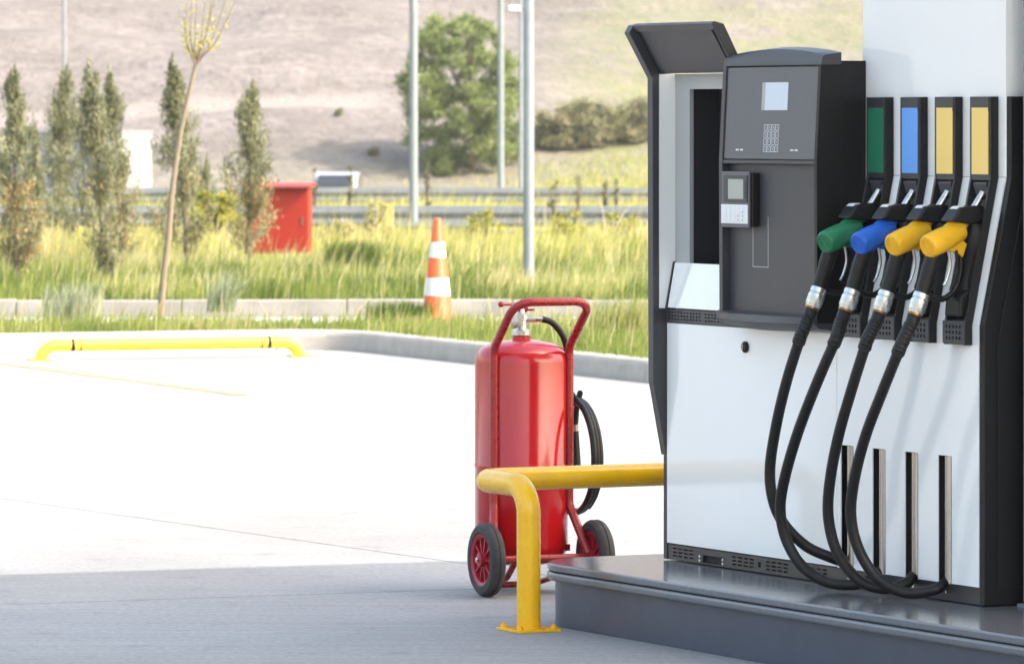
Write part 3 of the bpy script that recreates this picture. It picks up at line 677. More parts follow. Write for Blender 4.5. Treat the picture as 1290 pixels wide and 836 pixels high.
def wheel(x):
    w = bpy.data.objects.new('wheel', None); COL.objects.link(w); w.parent = ex; w.location = (x, 0, WR)
    hw = .029
    MB().lathe([(.098, -hw+.004), (.104, -hw), (.126, -hw+.001), (.135, -hw+.008), (WR, -.012), (WR, -.003), (WR-.003, -.002), (WR-.003, .002), (WR, .003), (WR, .012), (.135, hw-.008), (.126, hw-.001), (.104, hw), (.098, hw-.004)], 48, (0,0,0), (1,0,0), True).build('tyre', 'tyre', w, smooth=35)
    rim = MB().lathe([(.086, -.020), (.0975, -.026), (.0975, .026), (.086, .020), (.083, .004), (.083, -.004)], 40, (0,0,0), (1,0,0), True).build('rim', 'redw', w, smooth=40)
    MB().lathe([(.02, -.005), (.086, -.004), (.086, .004), (.02, .005)], 40, (0,0,0), (1,0,0), True).build('disc', 'redw', rim, smooth=40)
    for i in range(10):
        a = 2*math.pi*i/10; c, s = math.cos(a), math.sin(a); q = Vector((0, -s, c))*.0035
        v = [Vector((xx, c*r, s*r)) + q*sg for xx in (-.017, .017) for r in (.022, .088) for sg in (-1, 1)]
        MB().add(v, [(0,1,3,2), (4,6,7,5), (0,2,6,4), (1,5,7,3), (0,4,5,1), (2,3,7,6)]).build('spoke', 'redw', rim)
    hb = MB().lathe([(.015, -.034), (.026, -.032), (.028, .032), (.015, .034)], 24, (0,0,0), (1,0,0)).build('hub', 'redw', w, smooth=40)
    MB().lathe([(.010, -.044), (.011, -.040), (.011, -.034)], 6, (0,0,0), (1,0,0)).build('nut', 'steel', hb)
wheel(-.2235); wheel(.2235)
# valve, lever, gauge
vx, vy = CYL
vv = MB().lathe([(.036, .955), (.036, .972)], 24, (vx, vy, 0)).build('neck_ring', 'redg', ex, smooth=40)
va = MB().lathe([(.034, .973), (.038, .975), (.038, .994), (.030, .996), (.022, 1.0), (.020, 1.03), (.024, 1.032), (.024, 1.055), (.016, 1.06), (.014, 1.075)], 20, (vx, vy, 0)).build('valve', 'alu', ex, smooth=30)
MB().lathe([(.016, 0), (.019, .004), (.019, .016), (.012, .018)], 18, (vx-.028, vy-.018, 1.022), (-.6, -.8, 0)).build('gauge', 'steel', va, smooth=40)
MB().tube([(vx+.015, vy-.005, 1.035), (vx+.052, vy-.02, 1.035)], [.012, .010], 8).build('outlet', 'alu', va, smooth=40)
lv = MB().prism([(vx-.015, 1.062), (vx+.020, 1.062), (vx+.026, 1.078), (vx+.010, 1.098), (vx-.015, 1.096)], vy-.012, vy+.012, 'y').build('lever_mount', 'redf', ex, bevel=.003)
MB().tube([(vx, vy, 1.092), (vx-.085, vy-.01, 1.094)], [.007, .0055], 8).build('lever', 'redf', ex, smooth=50)
MB().lathe([(.003, -.012), (.010, -.008), (.012, 0), (.010, .008), (.003, .012)], 12, (vx-.088, vy-.01, 1.094), (1, 0, 0)).build('lever_knob', 'redf', ex, smooth=60)
MB().tube([(vx+.018, vy-.02, 1.072), (vx+.042, vy-.03, 1.072)], .004, 8).build('pin', 'redf', ex)
MB().tube([(vx+.05, vy-.02, 1.035), (vx+.078, vy-.028, 1.035)], [.010, .0085], 10).build('hose_ferrule', 'steel', ex, smooth=40)
hx = .205
hose = [(vx+.075, vy-.027, 1.035), (vx+.115, vy-.03, 1.022), (.160, vy-.03, .97), (.184, vy-.02, .90), (.190, vy-.02, .82), (hx-.005, vy, .76)]
for i in range(1, 45):
    a = 2*math.pi*i/18 + R(85); rr = .222 - .012*(i/44)
    hose.append((hx + .004 + .036*(i/44), vy + .01 + rr*math.cos(a), .510 + rr*math.sin(a)))
MB().tube(smoothpath(hose, 3), .0125, 10).build('hose', 'rubber', ex, smooth=60)
MB().tube([(hx+.050, vy+.075, .60), (hx+.052, vy+.078, .50), (hx+.056, vy+.085, .40)], [.014, .020, .026], 14).build('discharge_nozzle', 'black', ex, smooth=50)
MB().tube([(hx+.050, vy+.075, .60), (hx+.050, vy+.074, .625)], .0125, 12).build('nozzle_ferrule', 'steel', ex, smooth=50)
MB().tube(smoothpath([(hx+.050, vy+.074, .62), (hx+.050, vy+.06, .69), (hx+.045, vy+.02, .74), (hx+.03, vy-.02, .75)], 5), .0115, 10).build('nozzle_tail', 'rubber', ex, smooth=50)
MB().tube([(CR-.01, vy, .705), (hx+.045, vy, .705)], .006, 8).build('hose_hook', 'redf', ex)

# ================================================================== wheel stop bar, cone
ws = gnd(50, 454); we = gnd(378, 449); wv = we - ws
wb = thing('parking_bar', ws, math.atan2(wv.y, wv.x), 'low yellow tubular wheel stop with black bands on the sunlit concrete', 'wheel stop')
L = wv.length
MB().tube(roundpath([(0, 0, .0), (.04, 0, .112), (L-.04, 0, .112), (L, 0, .0)], [.13, .13], 8), .043, 16).build('bar', 'ybright', wb, smooth=60)
for x, w in ((.25, .028), (.31, .010), (L-.25, .028), (L-.31, .010)): MB().tube([(x-w/2, 0, .112), (x+w/2, 0, .112)], .0445, 16).build('band', 'black', wb, smooth=50)
for x in (0, L): MB().box(x-.08, x+.08, -.08, .08, .001, .010).build('foot_plate', 'ybright', wb)
cp_ = gnd(551, 407, .14)
cn_ = thing('traffic_cone', cp_, R(12), 'tall orange traffic cone with two white bands in the verge grass', 'traffic cone')
def cr(z): return .128 - (z-.03)/.82*.096
def cseg(z0, z1, nm, m, par): return MB().lathe([(cr(z0), z0), (cr(z1), z1)], 28, (0,0,0)).build(nm, m, par, smooth=50)
cb_ = MB().lathe([(.13, .03), (.128, .034), (cr(.84), .84), (.026, .852), (.012, .855), (.010, .85)], 28).build('cone_body', 'orange', cn_, smooth=50)
MB().box(-.18, .18, -.18, .18, 0, .032).build('foot', 'black', cn_, bevel=.01)
for z0, z1 in ((.225, .370), (.535, .660)): MB().lathe([(cr(z0)+.0025, z0), (cr(z1)+.0025, z1)], 28).build('reflective_band', 'conew', cn_, smooth=50)

# ================================================================== meadow: grass as stuff
GREEN = [(0, (.075, .125, .022)), (.4, (.20, .26, .05)), (.7, (.34, .36, .10)), (1, (.58, .52, .30))]
DRY = [(0, (.19, .24, .05)), (.4, (.42, .42, .11)), (.7, (.58, .53, .20)), (1, (.70, .60, .36))]
M['grass_g'] = mat('green_grass', (.1, .15, .03), .6, attr='tint', ramp=GREEN, trans=.5)
M['grass_d'] = mat('dry_grass', (.3, .28, .1), .7, attr='tint', ramp=DRY, trans=.5)
def field(n, y0, y1, xw, zf=None):
    y = RNG.uniform(y0, y1, n); x = RNG.uniform(-1, 1, n)*(xw(y)) ; z = np.array([terr(a, b) for a, b in zip(x, y)]) if zf is None else np.full(n, zf)
    return np.stack([x, y, z], 1)
def nz2(p, s, o): return np.array([noise.noise(Vector((a[0]*s, a[1]*s*.6, o))) for a in p])
def in_poly(p, poly):
    x, y = p[:, 0], p[:, 1]; r = np.zeros(len(p), bool); j = len(poly)-1
    for i in range(len(poly)):
        xi, yi = poly[i]; xj, yj = poly[j]
        r ^= ((yi > y) != (yj > y)) & (x < (xj-xi)*(y-yi)/(yj-yi+1e-12)+xi); j = i
    return r
p = field(150000, 34, 45.3, lambda y: y*.125+1, .137); p = p[in_poly(p, vp)]
k = nz2(p, .9, 3); p = p[:70000]; k = k[:70000]
k2_ = nz2(p, 3.2, 41); h = np.clip(.055 + .08*k + .06*k2_ + RNG.exponential(.03, len(p)), .02, .34); sd = RNG.uniform(size=len(p)) < .02; h[sd] = RNG.uniform(.15, .36, sd.sum())
t = np.clip(.45 + .5*k + .35*k2_ + RNG.normal(0, .16, len(p)), 0, 1); t[sd] = RNG.uniform(.75, 1, sd.sum())
tag(link('verge_grass', blades('verge_grass', p, h, RNG.uniform(.004, .009, len(p)), RNG.uniform(.15, .7, len(p)), 'grass_g', t)), 'short green grass on the verge behind the kerb', 'grass', kind='stuff')
p = field(85000, 50.62, 67, lambda y: y*.12+1.5); k = nz2(p, .55, 8)
k2_ = nz2(p, 2.0, 43); sd = RNG.uniform(size=len(p)) < .03
h = np.clip(.085 + .15*k + .13*k2_ + RNG.exponential(.04, len(p)), .03, .5); h[sd] = RNG.uniform(.25, .55, sd.sum()); h *= np.where((p[:, 1] > 62) & (abs(p[:, 0]+2.75) < .9), .45, 1)
t = np.clip(.42 + .7*k + .4*k2_ + (p[:, 1]-56)*.022 + RNG.normal(0, .13, len(p)), 0, 1); t[sd] = RNG.uniform(.75, 1, sd.sum())
kc = nz2(p, 1.15, 77); cm = (kc > .22) & ~sd; h[cm] = h[cm]*1.25 + .03; t[cm] *= .3
tag(link('meadow_grass', blades('meadow_grass', p, h, RNG.uniform(.006, .012, len(p)), RNG.uniform(.15, .8, len(p)), 'grass_g', t)), 'tall green meadow grass beyond the path kerb', 'grass', kind='stuff')
p = field(80000, 63, 106, lambda y: y*.12+1.5); k = nz2(p, .3, 14)
k2_ = nz2(p, 1.3, 47)
h = np.clip(.24 + .34*k + .22*k2_ + RNG.exponential(.08, len(p)), .05, .95)*np.where((p[:, 1] < 68) & (abs(p[:, 0]+2.75) < 1.2), .3, 1)*np.where(p[:, 1] > 96, .6, 1)
t = np.clip(.46 + .55*k + .45*k2_ + RNG.normal(0, .15, len(p)), 0, 1)
tag(link('dry_grass', blades('dry_grass', p, h, RNG.uniform(.010, .020, len(p)), RNG.uniform(.1, .7, len(p)), 'grass_d', t)), 'tall straw coloured dry grass in front of the guard rail', 'grass', kind='stuff')
p = field(26000, 129, 157, lambda y: y*.115+1.5); k = nz2(p, .25, 21)
tag(link('roadside_grass', blades('roadside_grass', p, np.clip(.42+.35*k+RNG.exponential(.12, len(p)), .1, 1.0), RNG.uniform(.02, .04, len(p)), RNG.uniform(.1, .6, len(p)), 'grass_d', np.clip(.42+.5*k+RNG.normal(0, .18, len(p)), 0, 1))), 'dry roadside grass between the two guard rails', 'grass', kind='stuff')
p = field(26000, 188, 205, lambda y: y*.115+1.5); p = p[p[:, 0] + RNG.normal(0, 2.5, len(p)) > 2]; k = nz2(p, .2, 25)
tag(link('foot_of_hill_grass', blades('foot_of_hill_grass', p, np.clip(.2+.2*k+RNG.exponential(.08, len(p)), .06, .6), RNG.uniform(.03, .05, len(p)), RNG.uniform(.1, .6, len(p)), 'grass_d', np.clip(.4+.5*k+RNG.normal(0, .2, len(p)), 0, 1))), 'pale grass at the foot of the hill behind the highway', 'grass', kind='stuff')

# ================================================================== trees and plants
M['juniper'] = mat('grey_green_needles', (.1, .12, .07), .65, attr='tint', trans=.25, ramp=[(0, (.10, .11, .055)), (.5, (.24, .25, .14)), (.85, (.42, .42, .28)), (1, (.42, .29, .13))])
M['oak'] = mat('fresh_green_leaves', (.08, .13, .03), .55, attr='tint', trans=.45, ramp=[(0, (.10, .14, .04)), (.5, (.22, .28, .09)), (1, (.40, .46, .19))])
M['yleaf'] = mat('yellow_green_leaves', (.3, .3, .05), .55, attr='tint', trans=.4, ramp=[(0, (.14, .17, .03)), (.5, (.34, .34, .05)), (1, (.55, .50, .10))])
M['scrub'] = mat('brown_scrub_leaves', (.12, .1, .05), .7, attr='tint', trans=.2, ramp=[(0, (.13, .14, .07)), (.55, (.23, .24, .12)), (1, (.36, .28, .19))])
M['silver'] = mat('silver_grass', (.3, .33, .22), .6, attr='tint', trans=.35, ramp=[(0, (.10, .15, .06)), (.6, (.30, .34, .20)), (1, (.50, .50, .38))])
def juniper(px, py, Y, top, wpx, label, n=6500, brown=0.0, lean=0.0, bare=.16):
    b = at(px, py, Y); b.z = terr(b.x, b.y); ht = H - (top - HY)/F*Y - b.z; rw = wpx*1.28/2/F*Y
    t = thing('juniper_tree', b, 0, label, 'tree', 'young junipers planted in the meadow')
    tr = [(0, 0, -.03)]
    for i in range(1, 7): tr.append((lean*ht*i/6 + random.uniform(-.015, .015), random.uniform(-.015, .015), ht*.93*i/6))
    MB().tube(smoothpath(tr, 4), [.026 - .022*i/24 for i in range(25)], 8).build('trunk', 'bark', t, smooth=60)
    nb = 62; zc = bare + (.93-bare)*RNG.uniform(0, 1, nb)[:, None]
    f = zc[:, 0]; f[:4] = (.90, .93, .95, .97); fr = (f-bare)/(1-bare)
    rad = rw*np.clip(1.05*np.minimum(1, (fr+.12)*3.2)*np.power(np.clip(1.03-fr, 0, 1), .75), .06, 1)
    az = RNG.uniform(0, 2*np.pi, nb); q = RNG.uniform(.1, 1.4, nb)*rad*(1 + .28*np.sin(f*17 + px))
    cc = np.stack([np.cos(az)*q + lean*ht*f, np.sin(az)*q, f*ht*.97], 1)
    which = RNG.integers(0, nb, n); sl_ = RNG.uniform(-.12, .14, n); sp = RNG.normal(size=(n, 3))*np.array([.034, .034, .045])*(rw/.22)
    cdir = np.stack([np.cos(az)*.55, np.sin(az)*.55, 0*az + 1], 1); pos = cc[which] + sp + cdir[which]*sl_[:, None]; pos[:, 2] -= .02*ht; pos[:, :2] = (pos[:, :2] - np.array([[lean, 0]])*pos[:, 2:3])*np.clip((ht*1.04-pos[:, 2:3])/(ht*.22), .15, 1)**.8 + np.array([[lean, 0]])*pos[:, 2:3]
    out = cc[which].copy(); out[:, 2] = 0; out[:, 0] -= lean*ht*f[which]
    dr = unit(out + 1e-6)*.45 + np.array([[0, 0, 1.0]]) + RNG.normal(size=(n, 3))*.5
    ct = RNG.uniform(.1, .8, nb)
    tint = np.clip(ct[which]*.75 + RNG.normal(0.05, .12, n), 0, .86)
    low = (pos[:, 2] < ht*.48) & (RNG.uniform(size=n) < brown); tint[low] = 1.0
    link('crown', leaves('crown', pos, RNG.uniform(.035, .085, n), RNG.uniform(.008, .018, n), dr, 'juniper', tint), t)
    return t
J = [(22, 360, 55.5, 82, 42, 'juniper with browning lower twigs at the end of the row farthest from the red cabinet', .32, -.02),
     (44, 330, 64, 165, 26, 'small juniper tucked close behind the browning juniper', .1, .0),
     (76, 318, 69, 80, 42, 'dense juniper standing in front of the box truck', .0, .02),
     (134, 352, 57, 78, 46, 'thick juniper bushy down to the grass before the truck', .08, -.07),
     (153, 332, 63, 84, 36, 'slim juniper close behind the thick bushy one', .2, -.06),
     (236, 342, 60.5, 70, 42, 'tall juniper directly behind the bare leaning sapling', .15, -.06),
     (256, 268, 82, 200, 22, 'small pale juniper beyond the bare leaning sapling', .0, .02),
     (313, 332, 63.5, 103, 44, 'juniper partly covering the side of the red cabinet', .3, .02)]
for px, py, Y, top, w, lab, br, ln in J: juniper(px, py, Y, top, w, lab, brown=br, lean=ln, n=4000 if w < 30 else 9000, bare=.06 if 'bushy' in lab else .16)

# bare leaning sapling
sb = at(201, 401, 45.0); sb.z = .138
t = thing('sapling', sb, 0, 'leaning bare sapling with a few yellow buds in the verge', 'tree')
def spx(x, y, dy=0): q = at(x, y, 45.0 + dy); return (q.x - sb.x, dy, q.z - sb.z)
MB().tube(smoothpath([(0, 0, -.03), spx(206, 350), spx(212, 300), spx(217, 240), spx(228, 165), spx(240, 110), spx(247, 80)], 6), [.030 - .014*i/36 for i in range(37)], 12).build('trunk', 'bark_l', t, smooth=60)
cpos = []
for (x1, y1, x2, y2, d_) in ((233, 45, 236, 2, .1), (240, 40, 243, -25, -.1), (246, 40, 250, -45, .15), (254, 45, 262, -40, .05), (260, 45, 276, -30, -.12), (268, 48, 290, -20, .1), (272, 52, 302, -10, -.05), (263, 30, 270, -50, .2), (238, 60, 231, 20, -.15)):
    pts = smoothpath([spx(247, 82), spx((247+x1)/2-1, (82+y1)/2, d_*.4), spx(x1, y1, d_*.7), spx(x2, y2, d_)], 6)
    MB().tube(pts, [.011 - .008*i/(len(pts)-1) for i in range(len(pts))], 6).build('branch', 'bark_l', t, smooth=60)
    for q in pts[9:]:
        for _ in range(3): cpos.append(tuple(q + Vector([random.gauss(0, .028) for _ in range(3)])))
cpos = np.array(cpos); n = len(cpos)
link('buds', leaves('buds', cpos, RNG.uniform(.025, .06, n), RNG.uniform(.010, .022, n), RNG.normal(size=(n, 3))+np.array([[0, 0, .8]]), 'yleaf', RNG.uniform(.3, 1, n)), t)['kind'] = 'stuff'

def broadleaf(name, px, py, Y, top, wpx, label, n, m='oak', leaf=.16, seed=1, lobes=34, group=None, cat='tree', squash=1.0, base=.12, dx=0.0, rk=1.0):
    rs = np.random.default_rng(seed); b = at(px, py, Y); b.z = terr(b.x, b.y); ht = H - (top-HY)/F*Y - b.z; rw = wpx/2/F*Y
    t = thing(name, b, 0, label, cat, group)
    zz = rs.uniform(base, .92, lobes); az = rs.uniform(0, 2*np.pi, lobes)
    prof_ = np.sqrt(np.clip(1-((zz-.42)/.58)**2, .05, 1)); q = np.sqrt(rs.uniform(.15, 1, lobes))*prof_*rw*.82
    cc = np.stack([np.cos(az)*q + dx*rw*(zz), np.sin(az)*q*squash, zz*ht], 1); rad = rs.uniform(.13, .25, lobes)*rw*rk*np.where(zz > .7, .8, 1)
    mb = MB(); mb.tube([(0, 0, -.1), (.02*rw, 0, ht*.3), (0, 0, ht*.62)], [.05*rw+.02, .04*rw+.015, .02*rw], 9)
    for c in cc[:14]: mb.tube(smoothpath([(0, 0, ht*min(.5, c[2]/ht*.55)), (c[0]*.5, c[1]*.5, c[2]*.72), tuple(c)], 3), [.018*rw+.01]*3 + [.012*rw+.006]*3 + [.004*rw+.004], 5)
    mb.build('trunk', 'bark', t, smooth=60)
    w = rs.choice(lobes, n, p=rad**2/np.sum(rad**2)); dv = unit(rs.normal(size=(n, 3))); rr = np.clip(np.abs(rs.normal(0, .66, n)) + .1, 0, 1.9)
    pos = cc[w] + dv*(rad[w]*rr)[:, None]*np.array([1, 1, .8]); pos[:, 2] = np.maximum(pos[:, 2], .02)
    tint = np.clip(rs.uniform(.2, .75, lobes)[w] + rs.normal(0, .16, n), 0, 1)
    link('crown', leaves('crown', pos, rs.uniform(.7, 1.3, n)*leaf, rs.uniform(.35, .6, n)*leaf, dv + rs.normal(size=(n, 3))*.8, m, tint), t)
    return t
broadleaf('broadleaf_tree', 592, 224, 204, 8, 200, 'big bushy green tree at the foot of the dry hill', 60000, leaf=.15, seed=5, lobes=230, base=.05, dx=-.16, rk=.56)
# scrub on the slope and bushes
for i, (x, y, top, w, lab, mm) in enumerate((
    (702, 186, 133, 60, 'brown hillside bush beside the big green tree', 'scrub'), (742, 196, 128, 72, 'widest brown green bush on the slope', 'scrub'),
    (778, 192, 130, 66, 'rust tinted hillside bush between the widest bush and the dispenser', 'scrub'), (812, 194, 122, 60, 'hillside bush half hidden by the dispenser cheek', 'scrub'),
    (555, 208, 183, 34, 'small rounded bush left of the big tree trunk', 'oak'))):
    Y = 206.5 + i*.4 if mm == 'scrub' else 203
    broadleaf('hillside_bush', x, y, Y, top, w*1.15, lab, 11000, mm, .13, 20+i, 40, 'bushes on the slope', 'bush', base=.05, rk=1.45)
for i, (x, y, top, w, lab) in enumerate(((427, 146, 136, 12, 'tiny lone bush beside the dirt track on the slope'), (470, 196, 186, 16, 'tiny bush left of the big tree shadow'))):
    Yb = (213.0, 206.0)[i]
    for _ in range(30):                                   # march along the pixel's ray to the slope
        q = at(x, y, Yb); Yb += (q.z - terr(q.x, Yb))*1.2
    broadleaf('slope_bush', x, y, Yb, top, w, lab, 1200, 'scrub', .10, 95+i, 14, 'bushes on the slope', 'bush', base=.05, rk=1.5)
for i, (x, top, Y, w, lab) in enumerate(((397, 198, 108.8, 12, 'spindly roadside sapling left of the parked white car'), (440, 200, 108.8, 12, 'spindly roadside sapling right of the white car'), (538, 190, 108.6, 12, 'spindly roadside sapling next to the second lamp pole'),
    (698, 218, 107.5, 26, 'weedy bush just right of the near lamp pole'), (728, 210, 107.2, 26, 'taller weedy bush before the guard rail'), (762, 205, 109, 10, 'thin dark sapling above the guard rail'), (776, 214, 109, 9, 'thinner dark sapling beside another above the guard rail'))):
    broadleaf('young_roadside_tree', x, 288, Y, top, w, lab, 900, 'scrub' if i < 3 else ('yleaf' if i == 3 else 'juniper'), .07, 40+i, 16, 'plants along the guard rail', 'plant', base=.1)
broadleaf('yellow_broom_bush', 272, 318, 73, 238, 92, 'yellow flowering broom bush between the sapling and the red cabinet', 9000, 'yleaf', .05, 61, 34, None, 'bush', base=.05)
M['straw'] = mat('straw_weed', (.5, .42, .2), .7, attr='tint', trans=.45, ramp=[(0, (.26, .26, .09)), (.5, (.50, .44, .20)), (1, (.66, .56, .34))])
for i, (x, y, Y, top, w, lab) in enumerate(((425, 330, 72, 268, 62, 'airy straw coloured weed clump right of the red cabinet'), (470, 325, 75, 248, 70, 'tall airy straw weed clump between cabinet and cone'),
    (612, 325, 74, 262, 60, 'yellow weed clump between the cone and the near lamp post'), (712, 320, 76, 258, 70, 'yellow weed clump just right of the near lamp post'), (784, 318, 78, 262, 66, 'yellow weed clump beside the dispenser cheek'))):
    broadleaf('straw_weed', x, y, Y, top, w, lab, 1500, 'straw' if i < 2 else 'yleaf', .05, 80+i, 30, 'weed clumps in the meadow', 'weed', base=.1, rk=1.3)
def tuft(px, py, z, h, sp, n, label, m, w=.008, lean=.7, cat='plant', tl=(0, 1)):
    b = gnd(px, py, z); t_ = RNG.uniform(*tl, n); pos = np.stack([np.clip(RNG.normal(0, sp, n), -1.7*sp, 1.7*sp), np.clip(RNG.normal(0, sp*.7, n), -1.2*sp, 1.2*sp), 0*t_], 1)
    o = link('grass_tuft', blades('grass_tuft', pos, RNG.uniform(.5, 1.1, n)*h, np.full(n, w)*RNG.uniform(.6, 1.3, n), RNG.uniform(.1, lean, n), m, t_), None, b)
    return tag(o, label, cat, 'tufts in the verge and meadow')
tuft(90, 404, .138, .34, .13, 500, 'pale feathery grass tuft on the verge near the browning juniper', 'silver', tl=(.3, 1))
tuft(278, 393, .138, .42, .07, 160, 'spiky silver grass tuft in the verge near the red cabinet', 'silver', .010, 1.3)
tuft(285, 366, .14, .30, .12, 500, 'low dark grass clump at the foot of the cabinet side juniper', 'grass_g', tl=(0, .35))
tuft(442, 340, .14, .34, .17, 1600, 'dark green grass clump right of the red cabinet', 'grass_g', tl=(0, .2), lean=.5)
tuft(502, 408, .138, .20, .15, 1400, 'dark green grass clump left of the traffic cone', 'grass_g', tl=(0, .22), lean=.6)
tuft(790, 420, .138, .34, .16, 500, 'long pale grass tuft in the verge beside the dispenser', 'grass_g', tl=(.4, .9))
broadleaf('weed', 183, 405, 44.9, 380, 16, 'small bright yellow green weed at the foot of the sapling', 260, 'yleaf', .03, 71, 9, None, 'plant', base=.1)

# ================================================================== red cabinet
bx = at(352, 323, 67); bx.z = terr(bx.x, 67)
t = thing('hose_cabinet', bx, R(-6), 'red metal hose cabinet with overhanging lid standing in the meadow', 'cabinet')
w2 = .375
MB().box(-w2, w2, -.16, .16, .07, .86).build('body', 'redbox', t, bevel=.006)
MB().box(-w2+.025, w2-.025, -.166, -.1605, .10, .83).build('door', 'redbox', t, bevel=.002)
MB().prism([(-.27, .868), (-.27, .890), (.22, .925), (.22, .868)], -w2-.035, w2+.035, 'x').build('lid', 'redbox', t, bevel=.004)
for sx in (-1, 1):
    for sy in (-1, 1): MB().box(sx*(w2-.03)-.02, sx*(w2-.03)+.02, sy*.13-.02, sy*.13+.02, -.05, .0695).build('leg', 'redbox', t)
MB().box(w2-.085, w2-.065, -.178, -.1665, .42, .52).build('handle', 'steel', t)

# ================================================================== lamp posts
def post(px, Y, wpx, label, h=8.5, lamp=None, arm=1.0, lean=0.0, band=None):
    x = (px - CX)/F*Y; b = Vector((x, Y, terr(x, Y))); r = wpx/2/F*Y
    t = thing('lamp_post', b, 0, label, 'lamp post', 'lamp posts')
    MB().tube([(0, 0, -.05), (0, 0, h*.5), (-lean*h, 0, h)], [r*1.06, r*.98, r*.72], 18).build('pole', 'galv', t, smooth=60)
    MB().lathe([(r*2.0, 0), (r*2.0, .02), (r*1.1, .022), (r*1.08, .12)], 16).build('base_flange', 'galv', t, smooth=40)
    MB().tube(smoothpath([(-lean*h, 0, h-.05), (-lean*h - arm*.4, 0, h+.18), (-lean*h - arm, 0, h+.22)], 4), r*.5, 8).build('arm', 'galv', t, smooth=60)
    MB().box(-lean*h-arm-.6, -lean*h-arm, -.13, .13, h+.14, h+.28).build('lamp_head', 'lampw', t, bevel=.03)
    if lamp is not None:
        z = H - (lamp-HY)/F*Y - b.z
        f = MB().box(-.195, -.075, -.055, .055, z-.03, z+.03).build('floodlight', 'lampw', t, bevel=.012)
        MB().tube([(-.08, 0, z), (0, 0, z+.01)], .014, 8).build('bracket', 'galv', f)
    if band is not None:
        z = H - (band-HY)/F*Y - b.z; MB().lathe([(r*1.02, z-.045), (r*1.02, z+.045)], 16).build('number_band', 'stripe', t, smooth=50)
post(666, 54, 13.5, 'near grey lamp post with a small white floodlight, behind the extinguisher', 7.5, lamp=11)
post(521, 106.5, 10.5, 'grey lamp pole standing before the big green tree near the cone', 9, lean=.012)
post(631, 152, 8, 'grey lamp pole right in front of the big tree crown', 9)
post(656, 190, 5, 'thinnest lamp pole showing just beside the near lamp post', 9)
post(81, 190, 5, 'thin far lamp pole rising above the row of junipers', 10)

# ================================================================== guard rails
def rail(Y, yc, bh, x0, x1, label, sp=2.4):
    zc = H - (yc-HY)/F*Y; zg = min(terr(x0, Y), zc-.3)
    t = thing('road_guard_rail', (x0, Y, zg), 0, label, 'guard rail', None); L = x1-x0; z = zc - zg; h2 = bh/2
    prof_ = [(0, z-h2), (-.05, z-h2*.72), (-.05, z-h2*.4), (0, z-h2*.15), (0, z+h2*.15), (-.05, z+h2*.4), (-.05, z+h2*.72), (0, z+h2), (.012, z+h2), (.012, z-h2)]
    MB().prism(prof_, 0, L, 'x').build('beam', 'galv_d', t)
    MB().box(0, L, -.02, .03, z+h2+.004, z+h2+.05).build('top_rail', 'galv', t)
    me = MB().box(-.05, .05, 0.0125, .10, -.2, z+h2*.8).mesh('post', 'galv_d')
    for i in range(int(L/sp)+1): link('post', me, t, (.3+i*sp, .002, 0))
rail(108, 274, .36, -16, -2.6, 'nearer grey guard rail behind the red cabinet')
rail(108.4, 274, .36, -2.3, 14, 'nearer grey guard rail behind the traffic cone')
rail(150, 247, .36, -22, 20, 'far grey guard rail along the highway edge')
rail(100, 288, .13, -2.05, -.75, 'short dark low barrier just behind the cone', 1.0)

# ================================================================== far vehicles
vY = 176; vb_ = at(108, 232, vY); vb_.z = -1.42
t = thing('box_truck', vb_, R(-20), 'white box truck, its shaded side coloured grey, on the highway behind the junipers', 'truck')
zt = (H - (165-HY)/F*vY) - vb_.z
MB().box(-1.75, 1.75, -1.2, 1.2, .95, zt-.06).build('cargo_box', 'truck_shade', t, bevel=.02)  # shade on the white truck's side is put into this grey
MB().box(-1.78, 1.78, -1.23, 1.23, zt-.058, zt).build('roof_edge', 'carw', t, bevel=.01)
for y in (-.595, .595): MB().box(1.752, 1.775, y-.575, y+.575, 1.0, zt-.08).build('rear_door', 'carw', t, bevel=.01)
cbm = MB().prism([(-1.8, .5), (-1.8, zt-.3), (-2.3, zt-.35), (-2.95, 1.7), (-3.1, 1.35), (-3.1, .5)], -1.1, 1.1, 'y').build('cab', 'carw', t, bevel=.04)
MB().prism([(-2.85, 1.55), (-2.45, 2.15), (-2.1, 2.15), (-2.1, 1.55)], -1.116, -1.102, 'y').build('cab_window', 'glass', cbm)
MB().box(-3.0, 1.7, -.9, .9, .55, .94).build('chassis', 'black', t)
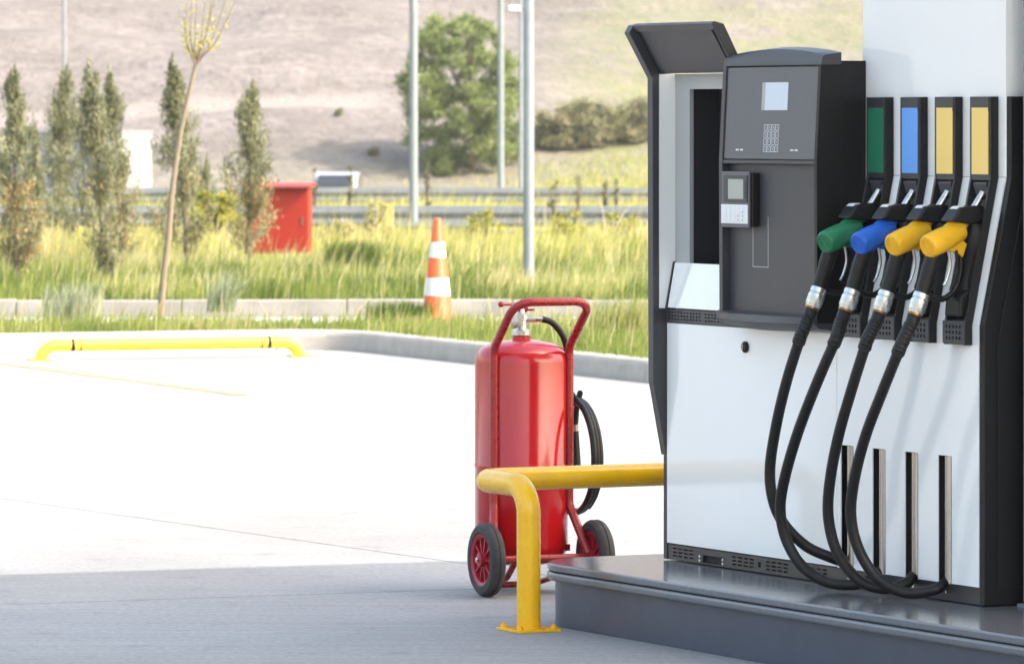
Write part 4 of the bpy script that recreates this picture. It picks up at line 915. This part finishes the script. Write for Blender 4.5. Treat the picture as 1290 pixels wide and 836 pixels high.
for x in (-2.4, 1.1):
    for y in (-1.0, 1.0): MB().lathe([(.2, -.13), (.40, -.12), (.44, -.08), (.44, .08), (.40, .12), (.2, .13)], 20, (x, y, .44), (0, 1, 0)).build('wheel', 'tyre', t, smooth=40)
cY = 184; cb0 = at(427, 228, cY); cb0.z = -1.42
t = thing('white_car', cb0, R(86), 'white car on the highway showing its roof above the guard rail', 'car')
MB().prism([(-2.0, .30), (-2.05, .75), (-1.85, .95), (-1.0, .98), (-.2, .98), (1.0, .95), (1.9, .80), (2.05, .55), (2.0, .30)], -.85, .85, 'y').build('body', 'carw', t, bevel=.08, seg=3)
MB().prism([(-1.6, .96), (-1.05, 1.40), (-.6, 1.47), (.2, 1.46), (.55, 1.38), (1.1, .96)], -.74, .74, 'y').build('cabin', 'carw', t, bevel=.08, seg=3)
for s in (-1, 1):
    MB().prism([(-1.28, 1.01), (-.95, 1.32), (-.42, 1.36), (-.42, 1.01)], s*.742-.004, s*.742+.004, 'y').build('window', 'glass', t)
    MB().prism([(-.34, 1.01), (-.34, 1.36), (.20, 1.36), (.72, 1.01)], s*.742-.004, s*.742+.004, 'y').build('window', 'glass', t)
    for x in (-1.3, 1.3): MB().lathe([(.18, -.10), (.29, -.10), (.32, -.07), (.32, .07), (.29, .10), (.18, .10)], 20, (x, s*.78, .32), (0, 1, 0)).build('wheel', 'tyre', t, smooth=40)
MB().add([(-1.600, -.60, 1.02), (-1.600, .60, 1.02), (-1.16, .55, 1.36), (-1.16, -.55, 1.36)], [(0,1,2,3)]).shift((.035, 0, -.02)).build('rear_window', 'glass', t)

# ================================================================== thin summer haze over the whole place
hm = bpy.data.materials.new('haze'); hm.use_nodes = True; ht_ = hm.node_tree; ht_.nodes.remove(ht_.nodes['Principled BSDF'])
pv = ht_.nodes.new('ShaderNodeVolumePrincipled'); pv.inputs['Color'].default_value = (.95, .96, 1, 1); pv.inputs['Density'].default_value = .00022; pv.inputs['Anisotropy'].default_value = .2
ht_.links.new(pv.outputs[0], ht_.nodes['Material Output'].inputs['Volume'])
M['haze'] = hm
tag(MB().box(-720, 720, -90, 660, -3.0, 240).build('haze', 'haze'), 'thin pale haze over the forecourt and hillside', 'haze', kind='stuff')
